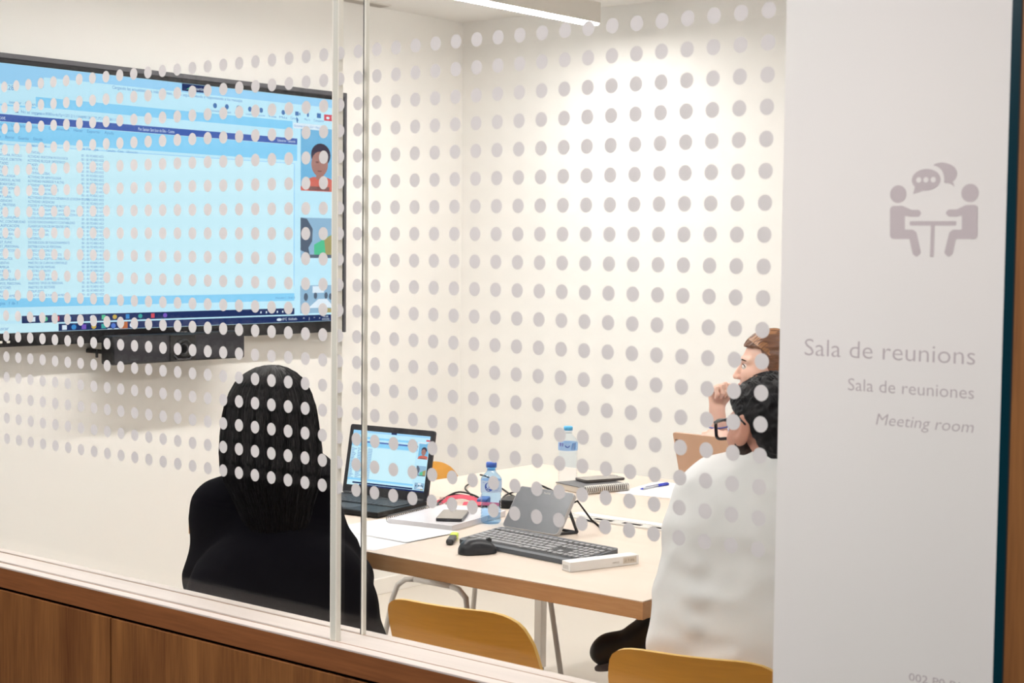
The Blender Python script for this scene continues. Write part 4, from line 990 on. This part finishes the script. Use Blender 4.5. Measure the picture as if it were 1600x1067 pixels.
# ---- woman in the dark coat, back to us, watching the screen
OW = v3(-.78, .40, 0); T1 = frame(OW, (-.8, .6, 0))
p1 = thing('person', 'woman with long black hair in a dark coat, seen from behind', 'person', (-.78, .40, 0))
HC = v3(.030, -.008, 1.082)
hd_ = head_solid(.0045); TH1 = lambda P: T1(np.asarray(P)*.97+HC)
bs = Solid((-.22, -.2, .40), (.30, .34, 1.0), .010)
bs.cap((.033, 0, .55), (.033, 0, .85), .11, .10, .03, (1, 1.25, 1)).cap((.033, -.04, .82), (.033, -.035, .97), .056, .05, .03)
for sx, el, wr in ((-1, (-.12, .03, .66), (-.06, .24, .60)), (1, (.185, .02, .70), (.13, .22, .60))):
    bs.cap((.033+sx*.10, 0, .85), el, .04, .035, .02).cap(el, wr, .034, .026, .01)
hs = Solid((-.14, .18, .50), (.22, .34, .68), .0045)
hand_solid(hs, (-.06, .235, .60), (.5, .8, -.1), (0, 0, -1), (1, 0, 0), (.3, .4, .3)); hand_solid(hs, (.13, .215, .60), (-.5, .8, -.1), (0, 0, -1), (-1, 0, 0), (.3, .4, .3))
person_part('body', [xf(hd_.mesh(), TH1), xf(bs.mesh(), T1), xf(hs.mesh(), T1)], M_skin, p1)
eyes_and_brows(p1, TH1)
ct = Solid((-.30, -.34, .40), (.37, .34, 1.08), .0085)
ct.cap((.035, -.005, .58), (.035, 0, .86), .165, .125, .05, (1, 1.08, 1))
ct.cap((-.085, 0, .872), (.02, 0, .925), .055, .06, .03).cap((.02, 0, .925), (.122, -.012, .950), .06, .052, .03)
ct.cap((-.098, 0, .862), (-.110, .02, .69), .064, .068, .03).cap((-.110, .02, .69), (-.05, .22, .61), .062, .045, .02)
ct.cap((.128, -.012, .930), (.140, .0, .825), .056, .056, .03).cap((.140, 0, .825), (.205, -.02, .69), .060, .066, .03).cap((.205, -.02, .69), (.13, .20, .61), .060, .045, .02)
ct.ell((.045, -.05, .53), (.255, .20, .15), .05).cap((-.085, -.15, .735), (.155, -.15, .73), .056, .056, .12).cap((-.12, -.15, .65), (.19, -.15, .64), .064, .064, .10).cap((-.14, -.14, .53), (.22, -.14, .52), .068, .068, .06)
ct.cap((-.02, -.06, .945), (.09, -.06, .955), .030, .030, .03)
person_part('coat', [xf(displaced(ct, .007, 3.1, 6., (1, 1, 1.6)), T1)], M_coat, p1, it=2)
# hair: rings of (height, centre right, half width, centre forward, half depth)
HR = [(1.214, .029, .012, -.012, .012), (1.208, .028, .036, -.012, .036), (1.196, .026, .058, -.014, .058), (1.178, .025, .079, -.016, .080), (1.150, .024, .094, -.018, .100), (1.12, .024, .104, -.019, .108), (1.09, .025, .110, -.020, .112), (1.043, .025, .115, -.025, .110), (1.0, .026, .118, -.035, .104), (.960, .026, .117, -.050, .094), (.925, .028, .106, -.068, .076), (.892, .030, .090, -.082, .062), (.860, .032, .080, -.096, .050), (.83, .033, .070, -.104, .042), (.80, .034, .058, -.110, .034), (.775, .036, .040, -.112, .018)]
def hair_pt(th, t, off=0.):
    x = t*(len(HR)-1); i = min(int(x), len(HR)-2); f_ = x-i; q = [a+(b-a)*f_ for a, b in zip(HR[i], HR[i+1])]
    g = 1+.022*math.sin(th*23+t*3)+.018*math.sin(th*41-t*5)+.012*math.sin(th*67)
    a = q[1]+(q[2]*g+off)*math.cos(th); b = q[3]+(q[4]*g+off)*math.sin(th)
    if t > .17: b = min(b, q[3]+.045)
    return a, b, q[0]
mb = MB().grid(lambda u, v_: tuple(T1(v3(*hair_pt(2*math.pi*u, v_)))), 160, 46, closed_u=True)
mb.F = [f[::-1] for f in mb.F]; put('hair', mb, M_hairb, p1)
rs = random.Random(5); mb = MB()
for _ in range(420):
    th = math.pi+rs.uniform(-.25, 1)*math.pi*1.0 if False else rs.uniform(math.pi*.86, math.pi*2.14); t0 = rs.uniform(0, .35); t1 = rs.uniform(.72, 1.0); w_ = rs.uniform(-.22, .22); ph = rs.uniform(0, 6)
    mb.tube([tuple(T1(v3(*hair_pt(th+w_*(k/11)**2+.03*math.sin(ph+k*.8), t0+(t1-t0)*k/11, .0012+.003*rs.random()*(k/11))))) for k in range(12)], [.0012]*11+[.0005], 4, cap=False)
o = put('hair_strands', mb, M_hairb, p1); o['kind'] = 'stuff'
lg = Solid((-.16, -.12, 0.02), (.24, .58, .62), .012)
for sx in (-1, 1):
    hx = .035+sx*.085; lg.cap((hx, -.02, .53), (hx+sx*.01, .40, .535), .085, .062, .03).cap((hx+sx*.01, .40, .53), (hx+sx*.01, .42, .10), .058, .042, .02)
person_part('trousers', [xf(lg.mesh(), T1)], M_trou, p1)
for sx in (-1, 1):
    hx = .035+sx*.095; sh = Solid((hx-.06, .34, -.01), (hx+.06, .68, .15), .007).cap((hx, .41, .05), (hx, .60, .032), .044, .034, .02).cap((hx, .40, .05), (hx, .42, .11), .042, .045, .02).clip((0, 0, -1), -.002)
    person_part('shoe', [xf(sh.mesh(), T1)], M_boot, p1)

# ---- man in the pale shirt, head turned to the screen
OM = v3(.62, .47, 0); T2 = frame(OM, (-.35, .937, 0))
p2 = thing('person', 'bearded man with dark hair and glasses in a pale shirt', 'person', (.62, .47, 0))
TH2 = (lambda g: (lambda P: g(np.asarray(P)*v3(.91, .91, .87))))(frame((.594, .477, 1.166), (-.93, .36, -.12)))
hm = head_solid(.0036)
bs = Solid((-.32, -.2, .40), (.34, .62, 1.16), .010)
bs.cap((0, .02, .55), (0, .03, 1.0), .14, .12, .03, (1, 1.3, 1)).cap((0, .03, .98), (-.012, .02, 1.10), .062, .056, .03)
arms = ((-1, (-.195, .115, .815), (-.10, .36, .785)), (1, (.215, .13, .815), (.10, .39, .785)))
for sx, el, wr in arms: bs.cap((sx*.15, .04, 1.0), el, .045, .04, .02).cap(el, wr, .038, .027, .01)
hs = Solid((-.16, .33, .72), (.16, .56, .86), .0042)
hand_solid(hs, (-.10, .355, .782), (.45, .85, -.03), (0, 0, -1), (1, 0, 0), (.25, .35, .3)); hand_solid(hs, (.10, .385, .782), (-.45, .85, -.03), (0, 0, -1), (-1, 0, 0), (.25, .35, .3))
person_part('body', [xf(hm.mesh(), TH2), xf(bs.mesh(), T2), xf(hs.mesh(), T2)], M_skinm, p2)
eyes_and_brows(p2, TH2, M_hairm)
# shirt
st = Solid((-.34, -.24, .46), (.36, .46, 1.17), .0075)
st.cap((-.124, .02, 1.018), (.150, .02, 1.018), .067, .067, .03)
st.cap((.005, .015, .96), (-.045, -.0, .62), .185, .175, .06, (1, 1.5, 1))
st.cap((-.135, .035, .995), (-.19, .105, .82), .070, .062, .035).cap((.165, .035, .995), (.212, .12, .82), .070, .062, .035)
st.cap((-.19, .105, .82), (-.16, .19, .80), .060, .056, .02).cap((.212, .12, .82), (.17, .22, .80), .060, .056, .02)
st.cap((-.06, .015, 1.022), (.08, .015, 1.022), .032, .032, .03).cap((-.10, -.052, 1.028), (.10, -.062, 1.012), .022, .022, .012)
st.ell((-.045, .0, .56), (.20, .14, .10), .04).cap((-.150, -.0, .96), (-.168, -.025, .74), .066, .076, .04).cap((.15, 0, .96), (.09, -.02, .72), .066, .070, .04)
for a in range(10):
    q0, q1 = [2*math.pi*(a+i)/10 for i in (0, 1)]
    st.cap((.0+.066*math.cos(q0), .022+.066*math.sin(q0), 1.040-.022*math.sin(q0)), (.066*math.cos(q1), .022+.066*math.sin(q1), 1.040-.022*math.sin(q1)), .0125, .0125, .008)
for a in range(14):
    q0, q1 = [2*math.pi*(a+i)/14 for i in (0, 1)]
    st.cap((.105*math.cos(q0), .012+.092*math.sin(q0), 1.030-.030*math.sin(q0)-.030*abs(math.cos(q0))), (.105*math.cos(q1), .012+.092*math.sin(q1), 1.030-.030*math.sin(q1)-.030*abs(math.cos(q1))), .016, .016, .004)
for a_, b_, r_ in (((-.205, .0, .885), (-.13, -.09, .845), .014), ((-.200, -.01, .93), (-.14, -.08, .905), .013), ((-.215, .0, .84), (-.14, -.09, .79), .014), ((-.17, -.085, .70), (-.06, -.115, .745), .009), ((-.19, -.07, .665), (-.02, -.12, .70), .009)):
    st.cap(a_, b_, r_, r_*.3, .032)
person_part('shirt', [xf(displaced(st, .0060, 1.3, 6.5, (1.2, 1.2, 1.9)), T2)], M_shirt, p2, it=2)
# hair cap, cut along the hairline; beard along the jaw
def hair_cap(h, grow, cutters, k=.01, amp=.004, seed=0., sx=55., stretch=(1, 1, 1), extra=None):
    s = Solid((-.125, -.19, -.15), (.125, .135, .16), h).ell((0, -.012, .026), (.075+grow, .094+grow, .086+grow*1.15), 0)
    if extra: extra(s)
    for n_, d_ in cutters: s.clip(n_, d_)
    return displaced(s, amp, seed, sx, stretch)
hcut = Solid((-.125, -.19, -.15), (.125, .135, .16), .0036)
hcut.ell((0, -.018, .026), (.083, .099, .0905), 0).cap((0, -.058, -.03), (0, -.07, -.01), .058, .05, .02).cap((-.04, .03, .066), (.04, .02, .074), .024, .024, .02)
sl, G = hcut.sub(hcut.lo, hcut.lo+hcut.h*hcut.n, 0)
f_, u_ = G[..., 1], G[..., 2]; ax_ = np.abs(G[..., 0])
line = np.maximum(np.where(f_ > .045, .060-u_, -1), np.where((f_ > -.002) & (f_ <= .045), .018+(f_)*.95-u_, -1))
line = np.maximum(line, np.where((f_ <= -.002), np.where(f_ > -.032, .012-u_, -.066-u_), -1))
hcut.V = np.maximum(hcut.V, line)
hcut.V = np.maximum(hcut.V, -np.maximum(np.maximum(-.022-f_, f_-.020), np.maximum(u_-.012, .055-ax_)))
person_part('hair', [xf(displaced(hcut, .005, 2.2, 60., (1, 1, 1)), TH2)], M_hairm, p2)
rs = random.Random(9); mb = MB()
for _ in range(300):
    a = rs.uniform(0, 2*math.pi); e = rs.uniform(.12, 1.5); c_ = v3(math.cos(a)*math.cos(e), math.sin(a)*math.cos(e), math.sin(e)); b0 = v3(0, -.018, .026)+c_*v3(.081, .097, .088)
    if b0[1] > .045 and b0[2] < .07: continue
    tg = v3(0, .5, .5)+v3(rs.uniform(-.5, .5), rs.uniform(-.5, .5), rs.uniform(-.2, .3)); tg = tg-c_*(tg@c_); tg /= np.linalg.norm(tg)
    mb.tube([tuple(TH2(b0+tg*.024*t+c_*(.012*t-.006*t*t))) for t in (0, .4, .8, 1.2)], [.0013, .0012, .0009, .0004], 4, cap=False)
put('hair_strands', mb, M_hairm, p2)['kind'] = 'stuff'
be = Solid((-.10, -.03, -.14), (.10, .12, .02), .0034)
be.cap((0, .062, -.096), (0, .066, -.094), .0235, .0235, .015)
for x in (-1, 1): be.cap((x*.052, .004, -.058), (x*.018, .064, -.094), .0250, .0225, .01).cap((x*.058, .014, -.016), (x*.051, .026, -.062), .0165, .0235, .01)
be.cap((-.024, .083, -.050), (.024, .083, -.050), .0085, .0085, .008)
person_part('beard', [xf(displaced(be, .0015, 4., 160., (1, 1, 1)), TH2)], mat('beard', (58, 43, 38), .85, spec=.2, bump=.6, bscale=260), p2)
# glasses
gs = MB(); gy = .112
for x in (-1, 1):
    rim_ = [(x*.034+a, b) for a, b in rrect(.056, .042, .010, 4)]
    gs.tube([tuple(TH2(v3(a, gy-.12*abs(a)**1.5*3, b-.002))) for a, b in rim_], .0034, 6, closed=True)
    gs.tube([tuple(TH2(v3(*q))) for q in ((x*.064, gy-.008, .012), (x*.076, gy-.022, .015), (x*.087, .03, .022), (x*.091, -.008, .028), (x*.088, -.030, .008))], [.0036, .0032, .0026, .0024, .0022], 6)
gs.tube([tuple(TH2(v3(*q))) for q in ((-.008, gy-.002, .004), (0, gy+.002, .007), (.008, gy-.002, .004))], .0022, 6)
gl_ = put('glasses', gs, mat('glasses_black', (22, 24, 34), .25), p2)
for x in (-1, 1):
    L_ = [(x*.034+a, b) for a, b in rrect(.053, .039, .009, 4)]
    put('lens', MB().add([tuple(TH2(v3(a, gy-.12*abs(a)**1.5*3, b-.002))) for a, b in L_], [tuple(range(len(L_)))]), M_pet, gl_)
# crossed leg, other leg, boots (world points)
wt = lambda P: np.asarray(P, float)
lg = Solid((-.02, .38, .03), (.86, 1.22, .70), .011)
lg.cap((.70, .53, .53), (.43, .90, .575), .085, .062, .03).cap((.43, .90, .60), (.09, .885, .618), .055, .040, .02)
lg.cap((.53, .49, .53), (.42, .86, .50), .085, .062, .03).cap((.42, .86, .49), (.40, .90, .10), .058, .045, .02).cap((.52, .46, .54), (.72, .52, .54), .10, .10, .04)
person_part('trousers', [xf(lg.mesh(), wt)], M_trou, p2)
def boot(heel, toe, ank, nrm):
    heel, toe, ank, nrm = [np.array(q, float) for q in (heel, toe, ank, nrm)]; f0 = toe-heel; L_ = np.linalg.norm(f0); f0 /= L_; nrm -= f0*(nrm@f0); nrm /= np.linalg.norm(nrm); sd = np.cross(f0, nrm)
    M = np.array([sd, f0, nrm]); lo = np.minimum(np.minimum(heel, toe), ank)-.09; hi = np.maximum(np.maximum(heel, toe), ank)+.09
    s = Solid(lo, hi, .0055).cap(heel+f0*.03-nrm*.004, toe-f0*.045, .036, .038, .02).ell(toe-f0*.04, (.043, .05, .034), .02, M).cap(heel+f0*.03-nrm*.01, ank, .040, .046, .02)
    up_ = s.mesh()
    s2 = Solid(lo, hi, .0055)
    for q, r in ((0.03, .036), (.10, .034), (L_-.075, .044), (L_-.035, .040)): pass
    s2.ell(heel+f0*(L_*.5)+nrm*.034, (.043, L_*.5+.008, .011), .004, M).ell(heel+f0*(L_-.05)+nrm*.034, (.047, .058, .012), .01, M)
    return up_, s2.mesh()
for hl, to_, an, nr in (((.055, .893, .585), (-.098, .868, .528), (.075, .89, .625), (.30, .06, -.60)), ((.40, .86, .045), (.33, 1.08, .045), (.40, .90, .13), (0, 0, -1))):
    up_, so_ = boot(hl, to_, an, nr); b_ = person_part('boot', [up_], M_boot, p2); person_part('sole', [so_], mat('boot_sole', (52, 38, 36), .7), b_)

# ---- brown-haired woman across the table, chin by her raised hand
OQ = v3(-.50, 2.40, 0); T3 = frame(OQ, (-.6, -.8, 0))
p3 = thing('person', 'woman with swept-back brown hair resting a raised fist near her chin', 'person', (-.50, 2.40, 0))
TH3 = (lambda g: (lambda P: g(np.asarray(P)*.96)))(frame((-.487, 2.338, 1.126), (-.80, -.60, .02)))
hw_ = head_solid(.0034, ear=False)
SH_R, EL_R, WR_R = v3(-.600, 2.46, .945), v3(-.562, 2.19, .800), v3(-.583, 2.186, .990)
SH_L, EL_L, WR_L = v3(-.385, 2.33, .945), v3(-.385, 2.10, .802), v3(-.500, 2.095, .905)
bs = Solid((-.78, 2.02, .40), (-.22, 2.62, 1.08), .009)
bs.cap((-.49, 2.42, .52), (-.495, 2.40, .90), .115, .105, .03).cap((-.495, 2.39, .90), (-.480, 2.36, 1.02), .056, .05, .03)
for a_, b_, c_ in ((SH_R, EL_R, WR_R), (SH_L, EL_L, WR_L)): bs.cap(a_, b_, .042, .037, .02)
fs = Solid((-.68, 2.04, .74), (-.32, 2.26, 1.10), .0038)
fs.cap(EL_R, WR_R, .036, .0255, .01).cap(EL_L, WR_L, .036, .025, .01)
hand_solid(fs, WR_R, (-.08, .0, 1.0), (.75, -.25, .0), (.25, .9, 0), (1.35, 1.55, .9), sz=.86)
hand_solid(fs, WR_L, (-.82, .25, .12), (-.2, .5, -.7), (-.05, .3, .9), (.35, .5, .4), sz=.86)
person_part('body', [xf(hw_.mesh(), TH3), xf(bs.mesh(), wt), xf(fs.mesh(), wt)], M_skin, p3)
eyes_and_brows(p3, TH3)
put('lips', MB().tube([tuple(TH3(v3(*q))) for q in ((-.019, .0865, -.0655), (-.008, .0945, -.062), (.008, .0945, -.062), (.019, .0865, -.0655))], [.001, .0032, .0032, .001], 6).tube([tuple(TH3(v3(*q))) for q in ((-.018, .086, -.0665), (-.007, .0925, -.071), (.007, .0925, -.071), (.018, .086, -.0665))], [.001, .0034, .0034, .001], 6), M_lip, p3)
hc3 = Solid((-.125, -.20, -.16), (.125, .135, .17), .0034)
hc3.ell((0, -.016, .030), (.085, .106, .101), 0).cap((0, -.06, -.05), (0, -.08, .0), .058, .055, .03).ell((0, -.118, .02), (.05, .05, .052), .02)
sl, G = hc3.sub(hc3.lo, hc3.lo+hc3.h*hc3.n, 0); f_, u_ = G[..., 1], G[..., 2]
ln3 = np.where(f_ > .03, .066+(f_-.03)*.10-u_, np.where(f_ > -.004, -.02+(f_+.004)*2.5-u_, np.where(f_ > -.03, -.03-u_, -.11-u_)))
hc3.V = np.maximum(hc3.V, ln3)
person_part('hair', [xf(displaced(hc3, .0045, 6.2, 26., (2.4, .5, 1.6)), TH3)], M_hairc, p3)
rs = random.Random(12); mb = MB()
for _ in range(260):
    x0 = rs.uniform(-1, 1); pts = []
    for k in range(9):
        t = k/8; a = math.radians(38+150*t); cx = .088*math.sin(x0*1.45); rr = math.sqrt(max(.02, 1-(cx/.09)**2))
        pts.append(tuple(TH3(v3(cx*(1-.35*t), -.016+.109*rr*math.cos(a), .030+.104*rr*math.sin(a)))))
    mb.tube(pts, [.0011]*8+[.0005], 4, cap=False)
put('hair_strands', mb, mat('chestnut_light', (150, 104, 66), .4), p3)['kind'] = 'stuff'
# blouse with a small navy print
mbl = bpy.data.materials.new('printed_blouse'); mbl.use_nodes = True; nt = mbl.node_tree; b = nt.nodes['Principled BSDF']; b.inputs['Roughness'].default_value = .8
tc = nt.nodes.new('ShaderNodeTexCoord'); vo = nt.nodes.new('ShaderNodeTexVoronoi'); vo.inputs['Scale'].default_value = 105; vo.inputs['Randomness'].default_value = .35
rp = nt.nodes.new('ShaderNodeValToRGB'); rp.color_ramp.interpolation = 'CONSTANT'; rp.color_ramp.elements[0].color = lin((44, 54, 122))+(1,); rp.color_ramp.elements[1].color = lin((236, 234, 240))+(1,); rp.color_ramp.elements[1].position = .44
nt.links.new(tc.outputs['Object'], vo.inputs['Vector']); nt.links.new(vo.outputs['Distance'], rp.inputs[0]); nt.links.new(rp.outputs[0], b.inputs['Base Color'])
bl_ = Solid((-.78, 2.06, .42), (-.22, 2.66, 1.03), .008)
bl_.cap((-.485, 2.43, .55), (-.495, 2.40, .90), .135, .125, .04).cap(SH_R, SH_L, .058, .058, .03)
bl_.cap(SH_R, SH_R+(EL_R-SH_R)*.62, .060, .056, .02).cap(SH_L, SH_L+(EL_L-SH_L)*.62, .060, .056, .02)
person_part('blouse', [xf(displaced(bl_, .004, 8., 9.), wt)], mbl, p3, it=1)
br_c = (WR_R*.72+EL_R*.28); put('bracelet', MB().tube([(br_c[0]+.031*math.cos(a), br_c[1]+.031*math.sin(a), br_c[2]+.004*math.sin(a)) for a in [2*math.pi*k/24 for k in range(24)]], .0026, 6, closed=True), mat('bracelet_blue', (70, 90, 160), .3), p3)
lg = Solid((-.72, 1.86, .03), (-.28, 2.62, .66), .012)
for x in (-.57, -.40): lg.cap((x+.02, 2.46, .54), (x, 2.06, .535), .085, .062, .03).cap((x, 2.06, .52), (x, 2.08, .10), .056, .042, .02)
person_part('trousers', [xf(lg.mesh(), wt)], M_trou, p3)
for x in (-.57, -.40):
    sh = Solid((x-.06, 1.80, -.01), (x+.06, 2.16, .15), .007).cap((x, 2.09, .05), (x, 1.90, .032), .044, .034, .02).cap((x, 2.10, .05), (x, 2.08, .11), .042, .045, .02).clip((0, 0, -1), -.002)
    person_part('shoe', [xf(sh.mesh(), wt)], M_boot, p3)
